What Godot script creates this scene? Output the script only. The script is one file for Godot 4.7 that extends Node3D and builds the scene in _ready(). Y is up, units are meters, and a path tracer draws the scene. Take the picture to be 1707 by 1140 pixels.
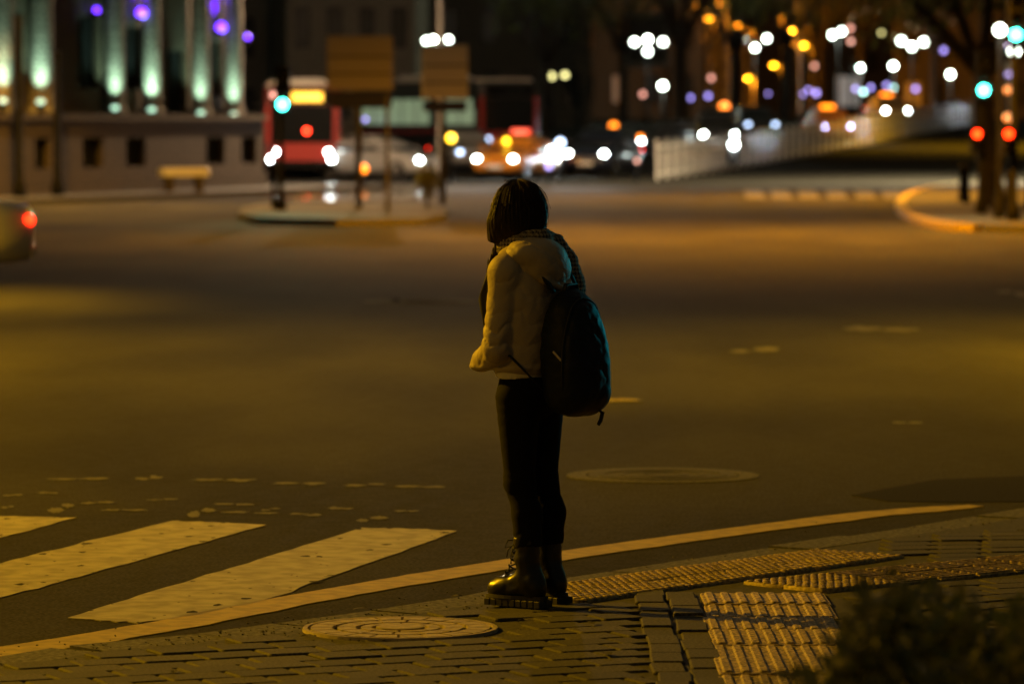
extends Node3D
# A pedestrian waiting at a junction at night, seen through a long lens. Units are metres, y is up, the camera looks along -z.

const FOCAL := 7500.0      # focal length in pixels of the 1707 px wide photograph
const EYE := 1.95          # camera height above the road
var tilt := atan(370.0 / FOCAL)
var rng := RandomNumberGenerator.new()
var noise := FastNoiseLite.new()
var M := {}
var taken := {}


# ---------------------------------------------------------------- positions
func ray(px: float, py: float) -> Vector3:
	return Vector3((px - 853.5) / FOCAL, (570.0 - py) / FOCAL, -1.0).rotated(Vector3.RIGHT, -tilt)

func at_depth(px: float, py: float, d: float) -> Vector3:
	var r := ray(px, py)
	return Vector3(0, EYE, 0) + r * (d / -r.z)

func on_road(px: float, py: float) -> Vector3:
	var r := ray(px, py)
	return Vector3(0, EYE, 0) + r * (EYE / -r.y)

func rise(d: float) -> float:      # the far street climbs gently
	var x := clampf((d - 146.0) / 112.0, 0.0, 1.0)
	return 2.0 * (0.7 * x + 0.3 * x * x * (3.0 - 2.0 * x))

func stand(px: float, d: float) -> Vector3:      # the point of the road at that depth, in the direction of that column
	return Vector3((px - 853.5) / FOCAL * d, rise(d), -d)


# ---------------------------------------------------------------- nodes
func numbered(called: String) -> String:
	taken[called] = taken.get(called, -1) + 1
	return called if taken[called] == 0 else "%s_%03d" % [called, taken[called]]

func tag(o: Node3D, label: String, category: String, group := "") -> Node3D:
	o.set_meta("label", label)
	o.set_meta("category", category)
	if group:
		o.set_meta("group", group)
	return o

func thing(called: String, label: String, category: String, at := Vector3.ZERO, turn := 0.0, group := "") -> Node3D:
	var o := Node3D.new()
	o.name = numbered(called)
	add_child(o)
	o.position = at
	o.rotation.y = turn
	return tag(o, label, category, group)

func obj(called: String, what, m: Material, parent: Node = null, at := Transform3D()) -> MeshInstance3D:
	var o := MeshInstance3D.new()
	o.mesh = commit(what) if what is SurfaceTool else what
	o.material_override = m
	o.transform = at
	if parent == null:
		o.name = numbered(called)
		add_child(o)
	else:
		o.name = called
		parent.add_child(o, true)
	return o

func struct(called: String, what, m: Material, parent: Node = null) -> MeshInstance3D:
	var o := obj(called, what, m, parent)
	if parent == null:
		o.set_meta("kind", "structure")
	return o

func copy(o: Node3D, at: Vector3, turn := 0.0, label := "") -> Node3D:
	var c: Node3D = o.duplicate()
	var plain: String = o.name
	var cut := plain.length() - 4
	if cut > 0 and plain[cut] == "_" and plain.substr(cut + 1).is_valid_int():
		plain = plain.substr(0, cut)
	c.name = numbered(plain)
	add_child(c)
	c.position = at
	c.rotation.y = turn
	if label:
		c.set_meta("label", label)
	return c


# ---------------------------------------------------------------- meshes
func new_st(smooth := false) -> SurfaceTool:
	var st := SurfaceTool.new()
	st.begin(Mesh.PRIMITIVE_TRIANGLES)
	st.set_smooth_group(0 if smooth else -1)
	return st

func commit(st: SurfaceTool) -> ArrayMesh:
	st.generate_normals()
	return st.commit()

func tri(st: SurfaceTool, a: Vector3, b: Vector3, c: Vector3) -> void:
	st.add_vertex(a); st.add_vertex(c); st.add_vertex(b)

func quad(st: SurfaceTool, a: Vector3, b: Vector3, c: Vector3, d: Vector3) -> void:
	tri(st, a, b, c)
	tri(st, a, c, d)

func box(st: SurfaceTool, c: Vector3, s: Vector3, bas := Basis()) -> SurfaceTool:
	var h := s / 2
	var p := []
	for i in 8:
		p.append(c + bas * Vector3(h.x if i & 1 else -h.x, h.y if i & 2 else -h.y, h.z if i & 4 else -h.z))
	quad(st, p[4], p[5], p[7], p[6]); quad(st, p[1], p[0], p[2], p[3]); quad(st, p[5], p[1], p[3], p[7])
	quad(st, p[0], p[4], p[6], p[2]); quad(st, p[6], p[7], p[3], p[2]); quad(st, p[0], p[1], p[5], p[4])
	return st

func rbox(st: SurfaceTool, c: Vector3, s: Vector3, r: float, bas := Basis()) -> SurfaceTool:   # a box whose top and upright edges are chamfered
	var h := s / 2
	var rings := []
	for lv in [[-h.y, 0.0], [h.y - r, 0.0], [h.y, r]]:
		var a: float = h.x - lv[1]
		var b: float = h.z - lv[1]
		var ring := PackedVector3Array()
		for q in [[a - r, -b], [a, -b + r], [a, b - r], [a - r, b], [-a + r, b], [-a, b - r], [-a, -b + r], [-a + r, -b]]:
			ring.append(c + bas * Vector3(q[0], lv[0], q[1]))
		rings.append(ring)
	return loft(st, rings)

func loft(st: SurfaceTool, rings: Array, cap0 := true, cap1 := true) -> SurfaceTool:
	var n: int = rings[0].size()
	for k in rings.size() - 1:
		for i in n:
			var j := (i + 1) % n
			quad(st, rings[k][i], rings[k + 1][i], rings[k + 1][j], rings[k][j])
	for e in [[cap0, rings[0], false], [cap1, rings[-1], true]]:
		if e[0]:
			var mid := Vector3.ZERO
			for p in e[1]:
				mid += p / n
			for i in n:
				if e[2]: tri(st, mid, e[1][(i + 1) % n], e[1][i])
				else: tri(st, mid, e[1][i], e[1][(i + 1) % n])
	return st

func tube(st: SurfaceTool, pts: Array, radii: Array, sides := 8, flat := 1.0) -> SurfaceTool:
	var rings := []
	var ref := Vector3.UP
	for k in pts.size():
		var t: Vector3 = (pts[mini(k + 1, pts.size() - 1)] - pts[maxi(k - 1, 0)]).normalized()
		if absf(t.dot(ref)) > 0.95:
			ref = Vector3.RIGHT
		var u := t.cross(ref).normalized()
		var v := u.cross(t)
		var ring := PackedVector3Array()
		for i in sides:
			var a := TAU * i / sides
			ring.append(pts[k] + (u * cos(a) + v * sin(a) * flat) * radii[k])
		rings.append(ring)
	return loft(st, rings)

func lathe(st: SurfaceTool, prof: Array, sides: int, at := Transform3D(), caps := true) -> SurfaceTool:   # prof: [radius, height]
	var rings := []
	for q in prof:
		var ring := PackedVector3Array()
		for i in sides:
			var a := -TAU * i / sides
			ring.append(at * Vector3(q[0] * cos(a), q[1], q[0] * sin(a)))
		rings.append(ring)
	return loft(st, rings, caps, caps)

func ball(st: SurfaceTool, c: Vector3, r: Vector3, sides := 14, rows := 9) -> SurfaceTool:
	var prof := []
	for k in rows:
		var a := PI * (float(k) / (rows - 1) - 0.5)
		prof.append([maxf(cos(a), 0.02), sin(a)])
	return lathe(st, prof, sides, Transform3D(Basis.from_scale(r), c))

func slab(st: SurfaceTool, poly: PackedVector2Array, y0: float, y1: float) -> SurfaceTool:   # poly holds (x, z)
	var t := Geometry2D.triangulate_polygon(poly)
	for i in range(0, t.size(), 3):
		var q := [poly[t[i]], poly[t[i + 1]], poly[t[i + 2]]]
		if (q[1] - q[0]).cross(q[2] - q[0]) > 0:
			q.reverse()
		tri(st, Vector3(q[0].x, y1, q[0].y), Vector3(q[1].x, y1, q[1].y), Vector3(q[2].x, y1, q[2].y))
	if y1 > y0:
		for i in poly.size():
			var a := poly[i]
			var b := poly[(i + 1) % poly.size()]
			quad(st, Vector3(a.x, y0, a.y), Vector3(b.x, y0, b.y), Vector3(b.x, y1, b.y), Vector3(a.x, y1, a.y))
	return st

func road_poly(pixels: Array) -> PackedVector2Array:
	var p := PackedVector2Array()
	for q in pixels:
		var w := on_road(q[0], q[1])
		p.append(Vector2(w.x, w.z))
	return p


# ---------------------------------------------------------------- fields, meshed as surface nets
func smin(a: float, b: float, k: float) -> float:
	var h := clampf(0.5 + 0.5 * (b - a) / k, 0.0, 1.0)
	return lerpf(b, a, h) - k * h * (1.0 - h)

func cone(p: Vector3, a: Vector3, b: Vector3, ra: float, rb: float) -> float:
	var ba := b - a
	var h := clampf((p - a).dot(ba) / ba.length_squared(), 0.0, 1.0)
	return (p - a - ba * h).length() - lerpf(ra, rb, h)

func ell(p: Vector3, c: Vector3, r: Vector3) -> float:
	var q := (p - c) / r
	var l := q.length()
	return l * (l - 1.0) / maxf((q / r).length(), 1e-4)

func trunk_field(p: Vector3, t: Array) -> float:      # t: [height, x, z, half width, half depth]
	var k := 0
	while k < t.size() - 2 and p.y > t[k + 1][0]:
		k += 1
	var a: Array = t[k]
	var b: Array = t[k + 1]
	var h := clampf((p.y - a[0]) / (b[0] - a[0]), 0.0, 1.0)
	h = h * h * (3.0 - 2.0 * h) * 0.5 + h * 0.5
	var w := lerpf(a[3], b[3], h)
	var dp := lerpf(a[4], b[4], h)
	var q := Vector2((p.x - lerpf(a[1], b[1], h)) / w, (p.z - lerpf(a[2], b[2], h)) / dp)
	var side := (q.length() - 1.0) * minf(w, dp)
	return maxf(side, maxf(t[0][0] - p.y, p.y - t[-1][0]))

func nets(f: Callable, lo: Vector3, hi: Vector3, c: float) -> ArrayMesh:
	var n := Vector3i(((hi - lo) / c).ceil()) + Vector3i.ONE
	var step := [1, n.x, n.x * n.y]
	var v := PackedFloat32Array()
	v.resize(n.x * n.y * n.z)
	v.fill(1e9)
	var blocks := []
	for bz in range(0, n.z - 1, 4):
		for by in range(0, n.y - 1, 4):
			for bx in range(0, n.x - 1, 4):
				if absf(f.call(lo + Vector3(bx + 2, by + 2, bz + 2) * c)) < c * 5.5:
					blocks.append(Vector3i(bx, by, bz))
					for k in range(bz, mini(bz + 5, n.z)):
						for j in range(by, mini(by + 5, n.y)):
							for i in range(bx, mini(bx + 5, n.x)):
								var at: int = i + j * step[1] + k * step[2]
								if v[at] > 1e8:
									v[at] = f.call(lo + Vector3(i, j, k) * c)
	var id := PackedInt32Array()
	id.resize(v.size())
	id.fill(-1)
	var pos := PackedVector3Array()
	for b in blocks:
		for k in range(b.z, mini(b.z + 4, n.z - 1)):
			for j in range(b.y, mini(b.y + 4, n.y - 1)):
				for i in range(b.x, mini(b.x + 4, n.x - 1)):
					var at: int = i + j * step[1] + k * step[2]
					var e := [v[at], v[at + 1], v[at + step[1]], v[at + step[1] + 1], v[at + step[2]], v[at + step[2] + 1], v[at + step[2] + step[1]], v[at + step[2] + step[1] + 1]]
					var inside := 0
					for x in e:
						if x < 0: inside += 1
					if inside == 0 or inside == 8:
						continue
					var sum := Vector3.ZERO
					var cnt := 0
					for a in 8:
						for bit in [1, 2, 4]:
							if a & bit == 0 and (e[a] < 0) != (e[a | bit] < 0):
								var t: float = e[a] / (e[a] - e[a | bit])
								var q := Vector3(a & 1, (a >> 1) & 1, (a >> 2) & 1)
								q[0 if bit == 1 else 1 if bit == 2 else 2] = t
								sum += q
								cnt += 1
					id[at] = pos.size()
					pos.append(lo + (Vector3(i, j, k) + sum / cnt) * c)
	var ind := PackedInt32Array()
	for b in blocks:
		for k in range(maxi(b.z, 1), mini(b.z + 4, n.z - 1)):
			for j in range(maxi(b.y, 1), mini(b.y + 4, n.y - 1)):
				for i in range(maxi(b.x, 1), mini(b.x + 4, n.x - 1)):
					var at: int = i + j * step[1] + k * step[2]
					if id[at] < 0:
						continue
					for a in 3:
						var s0 := v[at] < 0
						if s0 == (v[at + step[a]] < 0):
							continue
						var u: int = step[(a + 1) % 3]
						var w: int = step[(a + 2) % 3]
						var q := [id[at - u - w], id[at - w], id[at], id[at - u]]
						if q.min() < 0:
							continue
						if s0: ind.append_array([q[0], q[2], q[1], q[0], q[3], q[2]])
						else: ind.append_array([q[0], q[1], q[2], q[0], q[2], q[3]])
	var nor := PackedVector3Array()
	nor.resize(pos.size())
	for i in range(0, ind.size(), 3):
		var nn := (pos[ind[i + 2]] - pos[ind[i]]).cross(pos[ind[i + 1]] - pos[ind[i]])
		for k in 3:
			nor[ind[i + k]] += nn
	for i in nor.size():
		nor[i] = nor[i].normalized()
	var arr := []
	arr.resize(Mesh.ARRAY_MAX)
	arr[Mesh.ARRAY_VERTEX] = pos
	arr[Mesh.ARRAY_NORMAL] = nor
	arr[Mesh.ARRAY_INDEX] = ind
	var m := ArrayMesh.new()
	m.add_surface_from_arrays(Mesh.PRIMITIVE_TRIANGLES, arr)
	return m


# ---------------------------------------------------------------- materials
func lin(r: float, g: float, b: float) -> Color:      # a real-world base colour, given linear
	return Color(r, g, b).linear_to_srgb()

func mat(called: String, c: Color, rough := 0.8, metal := 0.0) -> StandardMaterial3D:
	var m := StandardMaterial3D.new()
	m.resource_name = called
	m.albedo_color = c
	m.roughness = rough
	m.metallic = metal
	M[called] = m
	return m

func glow(called: String, c: Color, energy: float) -> StandardMaterial3D:
	var m := mat(called, lin(0.5, 0.5, 0.5), 0.4)
	m.emission_enabled = true
	m.emission = c
	m.emission_energy_multiplier = energy
	return m

func noise_tex(seed_: int, freq: float, oct: int, a: Color, b: Color, size := 512, normal := false, kind := FastNoiseLite.TYPE_SIMPLEX_SMOOTH, low := 0.25, high := 0.75) -> NoiseTexture2D:
	var nz := FastNoiseLite.new()
	nz.seed = seed_
	nz.noise_type = kind
	nz.frequency = freq
	nz.fractal_octaves = oct
	var t := NoiseTexture2D.new()
	t.width = size
	t.height = size
	t.seamless = true
	t.noise = nz
	if normal:
		t.as_normal_map = true
		t.bump_strength = 6.0
	else:
		var g := Gradient.new()
		g.offsets = PackedFloat32Array([low, high])
		g.colors = PackedColorArray([a, b])
		t.color_ramp = g
	return t

func textured(m: StandardMaterial3D, tex: Texture2D, metres: float) -> StandardMaterial3D:
	m.albedo_texture = tex
	m.uv1_triplanar = true
	m.uv1_world_triplanar = true
	m.uv1_scale = Vector3.ONE / metres
	return m

func grey(v: float) -> Color:
	return Color(v, v, v)

func make_materials() -> void:
	var g := textured(mat("asphalt", lin(0.056, 0.054, 0.047), 0.95), noise_tex(1, 0.11, 4, grey(0.7), grey(1.0), 1024), 2.6)
	g.roughness_texture = noise_tex(2, 0.03, 4, grey(0.86), grey(1.0), 512)
	g.heightmap_enabled = true
	g.heightmap_scale = 0.03
	g.metallic_specular = 0.1
	g.heightmap_texture = noise_tex(3, 0.16, 3, grey(0), grey(1), 512)
	g.detail_enabled = true
	g.detail_blend_mode = BaseMaterial3D.BLEND_MODE_MUL
	g.detail_uv_layer = BaseMaterial3D.DETAIL_UV_2
	g.detail_albedo = noise_tex(4, 0.012, 5, grey(0.84), grey(1.0), 512)
	g.uv2_triplanar = true
	g.uv2_world_triplanar = true
	g.uv2_scale = Vector3(0.06, 0.06, 0.021)
	for q in [["glossy_asphalt", 0.14, 0.5]]:
		var glossy := textured(mat(q[0], lin(0.05, 0.048, 0.042), q[1]), g.albedo_texture, 2.6)
		glossy.metallic_specular = q[2]
	var paint_noise := noise_tex(5, 0.02, 5, grey(0.84), grey(1.0), 512)
	var p := textured(mat("white_paint", lin(0.3, 0.28, 0.235), 0.75), paint_noise, 1.7)
	p.metallic_specular = 0.3
	textured(mat("yellow_paint", lin(0.31, 0.235, 0.012), 0.75), paint_noise, 1.1)
	textured(mat("old_paint", lin(0.078, 0.074, 0.06), 0.9), paint_noise, 0.8)
	var dirt := noise_tex(6, 0.05, 5, grey(0.45), grey(1.0), 512)
	for q in [["concrete", 0.085, 0.082, 0.068], ["gutter", 0.07, 0.066, 0.052], ["mortar", 0.036, 0.033, 0.026], ["dirt", 0.08, 0.07, 0.045]]:
		var c := textured(mat(q[0], lin(q[1], q[2], q[3]), 0.9), dirt, 0.9)
		c.heightmap_enabled = true
		c.heightmap_scale = 0.05
		c.heightmap_texture = g.heightmap_texture
	for i in 4:
		var t: float = [0.8, 1.0, 1.2, 0.65][i]
		var b := textured(mat("brick_%d" % i, lin(0.056 * t, 0.05 * t, 0.04 * t), 0.85), dirt, 0.45)
		b.uv1_offset = Vector3(i * 0.37, i * 0.21, i * 0.55)
	textured(mat("tactile", lin(0.5, 0.38, 0.15), 0.7), dirt, 0.7)
	textured(mat("cover_stone", lin(0.32, 0.27, 0.19), 0.75), paint_noise, 0.6)
	textured(mat("cast_iron", lin(0.045, 0.042, 0.036), 0.85), dirt, 0.6)
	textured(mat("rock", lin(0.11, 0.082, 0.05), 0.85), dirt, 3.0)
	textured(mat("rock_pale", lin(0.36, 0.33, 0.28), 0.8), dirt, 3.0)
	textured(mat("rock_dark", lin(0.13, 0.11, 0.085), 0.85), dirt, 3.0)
	mat("dark_glass", lin(0.01, 0.011, 0.012), 0.08)
	mat("window_glass", lin(0.01, 0.011, 0.012), 0.35).metallic_specular = 0.3
	mat("black_metal", lin(0.007, 0.007, 0.007), 0.8).metallic_specular = 0.2
	mat("grey_metal", lin(0.09, 0.085, 0.08), 0.5, 0.5)
	mat("chrome", lin(0.5, 0.5, 0.5), 0.15, 1.0)
	mat("rubber", lin(0.012, 0.012, 0.012), 0.9)
	mat("white_rail", lin(0.75, 0.73, 0.69), 0.5)
	mat("sign_back", lin(0.3, 0.27, 0.24), 0.6)
	mat("sign_tan", lin(0.68, 0.62, 0.54), 0.6)
	mat("sign_blue", lin(0.01, 0.012, 0.06), 0.5)
	for q in [["car_white", 0.6, 0.58, 0.54], ["car_silver", 0.3, 0.3, 0.3], ["car_taxi", 0.62, 0.22, 0.012], ["car_navy", 0.008, 0.012, 0.03], ["car_grey", 0.06, 0.06, 0.065], ["bus_red", 0.36, 0.025, 0.02], ["bus_maroon", 0.11, 0.016, 0.014], ["bus_dark", 0.02, 0.018, 0.018]]:
		var c := mat(q[0], lin(q[1], q[2], q[3]), 0.35)
		c.clearcoat_enabled = true
		c.clearcoat = 0.8
		c.clearcoat_roughness = 0.08
	glow("headlight", Color(0.94, 1.0, 0.98), 42.0)
	glow("headlight_blue", Color(0.72, 0.74, 1.0), 36.0)
	glow("headlight_soft", Color(0.75, 0.85, 1.0), 6.0)
	glow("tail_red", Color(1.0, 0.14, 0.04), 8.0)
	glow("signal_green", Color(0.25, 1.0, 0.86), 30.0)
	glow("signal_red", Color(1.0, 0.16, 0.03), 14.0)
	glow("amber", Color(1.0, 0.5, 0.06), 5.0)
	glow("yellow_lamp", Color(1.0, 0.78, 0.06), 7.0)
	glow("led_yellow", Color(1.0, 0.74, 0.02), 2.6)
	glow("globe_white", Color(0.95, 1.0, 0.93), 14.0)
	glow("globe_dim", Color(1.0, 0.96, 0.62), 3.2)
	glow("sodium", Color(1.0, 0.58, 0.05), 7.0)
	glow("sodium_near", Color(1.0, 0.68, 0.1), 20.0)
	glow("lamp_purple", Color(0.66, 0.6, 1.0), 3.6)
	glow("lamp_pink", Color(1.0, 0.68, 0.6), 2.6)
	glow("lamp_mint", Color(0.75, 1.0, 0.95), 9.0)
	glow("flood_purple", Color(0.4, 0.16, 1.0), 7.0)
	glow("flood_green", Color(0.78, 1.0, 0.86), 1.6)
	glow("lit_window", Color(0.72, 0.85, 0.66), 0.28)
	glow("lit_window_warm", Color(1.0, 0.55, 0.16), 0.05)
	glow("screen_blue", Color(0.25, 0.55, 0.62), 0.38)
	glow("roof_red", Color(1.0, 0.12, 0.03), 2.0)
	# the walker
	var jk := mat("jacket", lin(0.36, 0.295, 0.215), 0.62)
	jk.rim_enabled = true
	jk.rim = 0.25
	jk.uv1_triplanar = true
	jk.uv1_scale = Vector3.ONE * 3.0
	jk.heightmap_enabled = true
	jk.heightmap_scale = 0.06
	jk.heightmap_texture = noise_tex(8, 0.03, 5, grey(0), grey(1), 512)
	mat("trousers", lin(0.005, 0.005, 0.006), 0.9).metallic_specular = 0.25
	mat("pack_cloth", lin(0.004, 0.006, 0.012), 0.6).metallic_specular = 0.35
	mat("webbing", lin(0.008, 0.009, 0.011), 0.7)
	mat("leather", lin(0.005, 0.0045, 0.004), 0.36)
	mat("sole", lin(0.014, 0.013, 0.012), 0.6)
	mat("skin", lin(0.45, 0.27, 0.19), 0.55)
	mat("hair", lin(0.02, 0.011, 0.007), 0.55).metallic_specular = 0.3
	mat("shirt", lin(0.6, 0.56, 0.48), 0.8)
	mat("pull", lin(0.55, 0.47, 0.36), 0.4, 0.3)
	var im := Image.create(64, 64, false, Image.FORMAT_RGB8)      # woven checks
	for y in 64:
		for x in 64:
			var cx := x % 32
			var cy := y % 32
			var dark: bool
			if (cx < 16) == (cy < 16):
				dark = cx < 16
			else:
				dark = (cx + cy) % 16 < 8
			var wv := 0.9 + 0.1 * float((x + y) % 2)
			im.set_pixel(x, y, Color(0.07, 0.065, 0.06) if dark else Color(0.66 * wv, 0.6 * wv, 0.5 * wv))
	var sc := mat("scarf", Color.WHITE, 0.95)
	sc.albedo_texture = ImageTexture.create_from_image(im)
	sc.uv1_triplanar = true
	sc.uv1_scale = Vector3.ONE / 0.034
	# plants
	for q in [["leaf_0", 0.05, 0.06, 0.02], ["leaf_1", 0.075, 0.07, 0.025]]:
		var l := mat(q[0], lin(q[1], q[2], q[3]), 0.6)
		l.backlight_enabled = true
		l.backlight = lin(0.1, 0.12, 0.03)
	var bark := textured(mat("bark", lin(0.055, 0.042, 0.028), 0.9), noise_tex(9, 0.04, 4, grey(0.5), grey(1.0), 256), 1.2)
	bark.heightmap_enabled = true
	bark.heightmap_scale = 2.0
	bark.heightmap_texture = noise_tex(9, 0.04, 4, grey(0), grey(1), 256)


# ---------------------------------------------------------------- the walker: own axes, -z is where she faces, +x her right
const TORSO := [[0.935, 0.0, 0.0, 0.155, 0.115], [1.02, 0.0, 0.0, 0.17, 0.125], [1.14, 0.0, 0.0, 0.178, 0.13], [1.26, 0.0, 0.0, 0.182, 0.13], [1.34, 0.0, 0.0, 0.172, 0.12], [1.41, 0.0, -0.01, 0.125, 0.1], [1.47, 0.0, -0.02, 0.075, 0.08]]
const SIZE := 0.977
const HEADC := Vector3(-0.005, 1.59, -0.055)

func folds(phase: float) -> float:      # soft ridges with sharp valleys
	var v := absf(sin(phase))
	return v * (2.0 - v) - 0.6

func jacket_field(p: Vector3) -> float:
	var warp := noise.get_noise_3d(p.x * 190.0, p.y * 110.0, p.z * 190.0)
	var fine := noise.get_noise_3d(p.x * 420.0, p.y * 300.0 + 30.0, p.z * 420.0)
	var d := trunk_field(p, TORSO) - 0.006
	d -= 0.0036 * folds(p.y * 27.0 + 1.8 * warp) + 0.0012 * fine      # quilted rolls round the body
	for s in [-1.0, 1.0]:
		var sh := Vector3(s * 0.157, 1.352, 0.0)
		var el := Vector3(s * 0.194, 1.04, -0.018)
		var wr := Vector3(s * 0.12, 0.985, -0.15)
		var arm := smin(cone(p, sh, el, 0.063, 0.056), cone(p, el, wr, 0.055, 0.044), 0.012)
		var t := (p - sh).dot(el - sh) / (el - sh).length_squared()
		var bend := 0.35 + 1.0 * exp(-pow((t - 0.85) / 0.22, 2.0)) + 0.7 * exp(-pow((t - 0.12) / 0.1, 2.0))
		var slant: float = (p.z * 9.0 + p.x * s * -6.0)
		arm -= 0.0078 * bend * folds(t * 15.0 + slant + 2.4 * warp) + 0.0016 * fine
		d = smin(d, arm, 0.01)
		d = smin(d, cone(p, Vector3(s * 0.06, 1.42, -0.01), sh, 0.055, 0.066), 0.03)
	d -= 0.008 * exp(-pow((p.y - 0.962) / 0.012, 2.0))      # hem
	return maxf(d, 0.945 - p.y + 0.012 * sin(p.x * 20.0))

const HEM := [Vector3(-0.165, 1.4, 0.0), Vector3(-0.13, 1.365, 0.075), Vector3(-0.07, 1.315, 0.138), Vector3(0.0, 1.287, 0.16), Vector3(0.075, 1.3, 0.15), Vector3(0.125, 1.35, 0.1)]

func hood_field(p: Vector3) -> float:
	var a := ell(p, Vector3(-0.035, 1.42, 0.052), Vector3(0.135, 0.072, 0.105))
	var b := ell(p, Vector3(0.0, 1.362, 0.103), Vector3(0.115, 0.08, 0.07))
	var d := smin(a, b, 0.05)
	var warp := noise.get_noise_3d(p.x * 200.0, p.y * 200.0, p.z * 200.0)
	d -= 0.0042 * folds(p.y * 30.0 + p.x * 22.0 + 2.0 * warp) + 0.0014 * noise.get_noise_3d(p.x * 420.0, p.y * 420.0, p.z * 420.0)
	var rim := 1.0
	for k in HEM.size() - 1:
		rim = minf(rim, cone(p, HEM[k], HEM[k + 1], 0.012, 0.012))
	d = smin(d, rim, 0.012)
	return maxf(d, -ell(p, Vector3(0.0, 1.52, -0.03), Vector3(0.085, 0.1, 0.085)))

func trouser_field(p: Vector3) -> float:
	var d := ell(p, Vector3(0, 0.87, 0.01), Vector3(0.158, 0.13, 0.118))
	for s in [-1.0, 1.0]:
		var hip := Vector3(s * 0.082, 0.84, 0.008)
		var knee := Vector3(s * 0.078, 0.5, 0.012)
		var calf := Vector3(s * 0.08, 0.37, 0.052)
		var ank := Vector3(s * 0.086, 0.2, 0.06 if s < 0 else 0.04)
		var leg := smin(cone(p, hip, knee, 0.092, 0.06), cone(p, knee, calf, 0.058, 0.057), 0.03)
		leg = smin(leg, cone(p, calf, ank, 0.057, 0.057), 0.03)
		d = smin(d, leg, 0.012)
	var w2 := noise.get_noise_3d(p.x * 150.0, p.y * 120.0, p.z * 150.0)
	var kn := 0.25 + 1.1 * exp(-pow((p.y - 0.48) / 0.05, 2.0)) + 0.9 * exp(-pow((p.y - 0.27) / 0.05, 2.0)) + 0.6 * exp(-pow((p.y - 0.8) / 0.07, 2.0))
	d -= 0.0036 * kn * folds(p.y * 62.0 + p.x * 24.0 + 3.0 * w2)
	return maxf(d, maxf(p.y - 0.965, 0.232 + 0.01 * p.z * 10.0 - p.y))

func body_field(p: Vector3) -> float:      # neck, head with its face, chest under the jacket
	var q := (p - HEADC).rotated(Vector3.UP, -0.3)
	var d := ell(q, Vector3(0, 0.015, 0.005), Vector3(0.074, 0.103, 0.092))
	d = smin(d, ell(q, Vector3(0, -0.055, -0.045), Vector3(0.05, 0.055, 0.045)), 0.03)
	d = smin(d, ell(q, Vector3(0, -0.012, -0.1), Vector3(0.013, 0.02, 0.018)), 0.012)
	d = smin(d, cone(q, Vector3(0, 0.025, -0.09), Vector3(0, -0.01, -0.105), 0.008, 0.011), 0.01)
	for s in [-1.0, 1.0]:
		d = maxf(d, -ell(q, Vector3(s * 0.031, 0.018, -0.098), Vector3(0.016, 0.009, 0.014)))
		d = smin(d, ell(q, Vector3(s * 0.031, 0.018, -0.08), Vector3(0.013, 0.011, 0.013)), 0.004)
		d = smin(d, ell(q, Vector3(s * 0.076, 0.0, 0.01), Vector3(0.01, 0.03, 0.02)), 0.008)
	d = smin(d, ell(q, Vector3(0, -0.052, -0.087), Vector3(0.024, 0.006, 0.009)), 0.004)
	d = smin(d, ell(q, Vector3(0, -0.065, -0.085), Vector3(0.02, 0.007, 0.009)), 0.004)
	d = smin(d, cone(p, Vector3(0, 1.56, -0.04), Vector3(0, 1.42, -0.01), 0.052, 0.058), 0.03)
	return smin(d, ell(p, Vector3(0, 1.2, 0.0), Vector3(0.12, 0.22, 0.08)), 0.05)

func hair_field(p: Vector3) -> float:
	var d := ell(p, HEADC + Vector3(0, 0.016, 0.01), Vector3(0.104, 0.113, 0.112))
	d = smin(d, ell(p, HEADC + Vector3(-0.006, -0.055, 0.008), Vector3(0.114, 0.11, 0.106)), 0.05)
	d = smin(d, cone(p, HEADC + Vector3(-0.068, -0.05, -0.04), HEADC + Vector3(-0.078, -0.16, -0.06), 0.045, 0.026), 0.04)
	d = smin(d, cone(p, HEADC + Vector3(0.068, -0.05, -0.04), HEADC + Vector3(0.074, -0.16, -0.06), 0.045, 0.024), 0.04)
	var ang := atan2(p.x - HEADC.x, p.z - HEADC.z)
	d += 0.004 * noise.get_noise_2d(ang * 420.0, p.y * 60.0) + 0.002 * sin(ang * 46.0 + p.y * 10.0)
	var q := (p - HEADC).rotated(Vector3.UP, -0.3)
	d = maxf(d, -ell(q, Vector3(0, -0.045, -0.13), Vector3(0.072, 0.115, 0.09)))      # the face stays clear
	d = maxf(d, 1.452 - p.y - 0.25 * (p.z + 0.05))
	var lock := minf(cone(p, Vector3(-0.075, 1.46, -0.1), Vector3(-0.085, 1.37, -0.13), 0.014, 0.013), cone(p, Vector3(-0.085, 1.37, -0.13), Vector3(-0.075, 1.29, -0.145), 0.013, 0.004))
	return minf(d, lock + 0.003 * sin(p.x * 700.0 + p.z * 500.0))

func scarf_field(p: Vector3) -> float:
	var q := p - Vector3(0, 1.465 + 0.12 * p.z, -0.022)
	var ring := Vector2(Vector2(q.x / 0.078, q.z / 0.085).length() * 0.08 - 0.08, q.y * 0.75).length() - 0.038
	var d := ring
	var c := [Vector3(0.045, 1.478, 0.02), Vector3(0.105, 1.45, 0.05), Vector3(0.15, 1.38, 0.075), Vector3(0.168, 1.3, 0.085), Vector3(0.172, 1.215, 0.095)]
	for k in 4:
		d = smin(d, cone(p, c[k], c[k + 1], 0.044 + k * 0.004, 0.048 + k * 0.004), 0.02)
	return d + 0.012 * (absf(noise.get_noise_3d(p.x * 420.0, p.y * 200.0, p.z * 420.0)) - 0.2)

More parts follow.
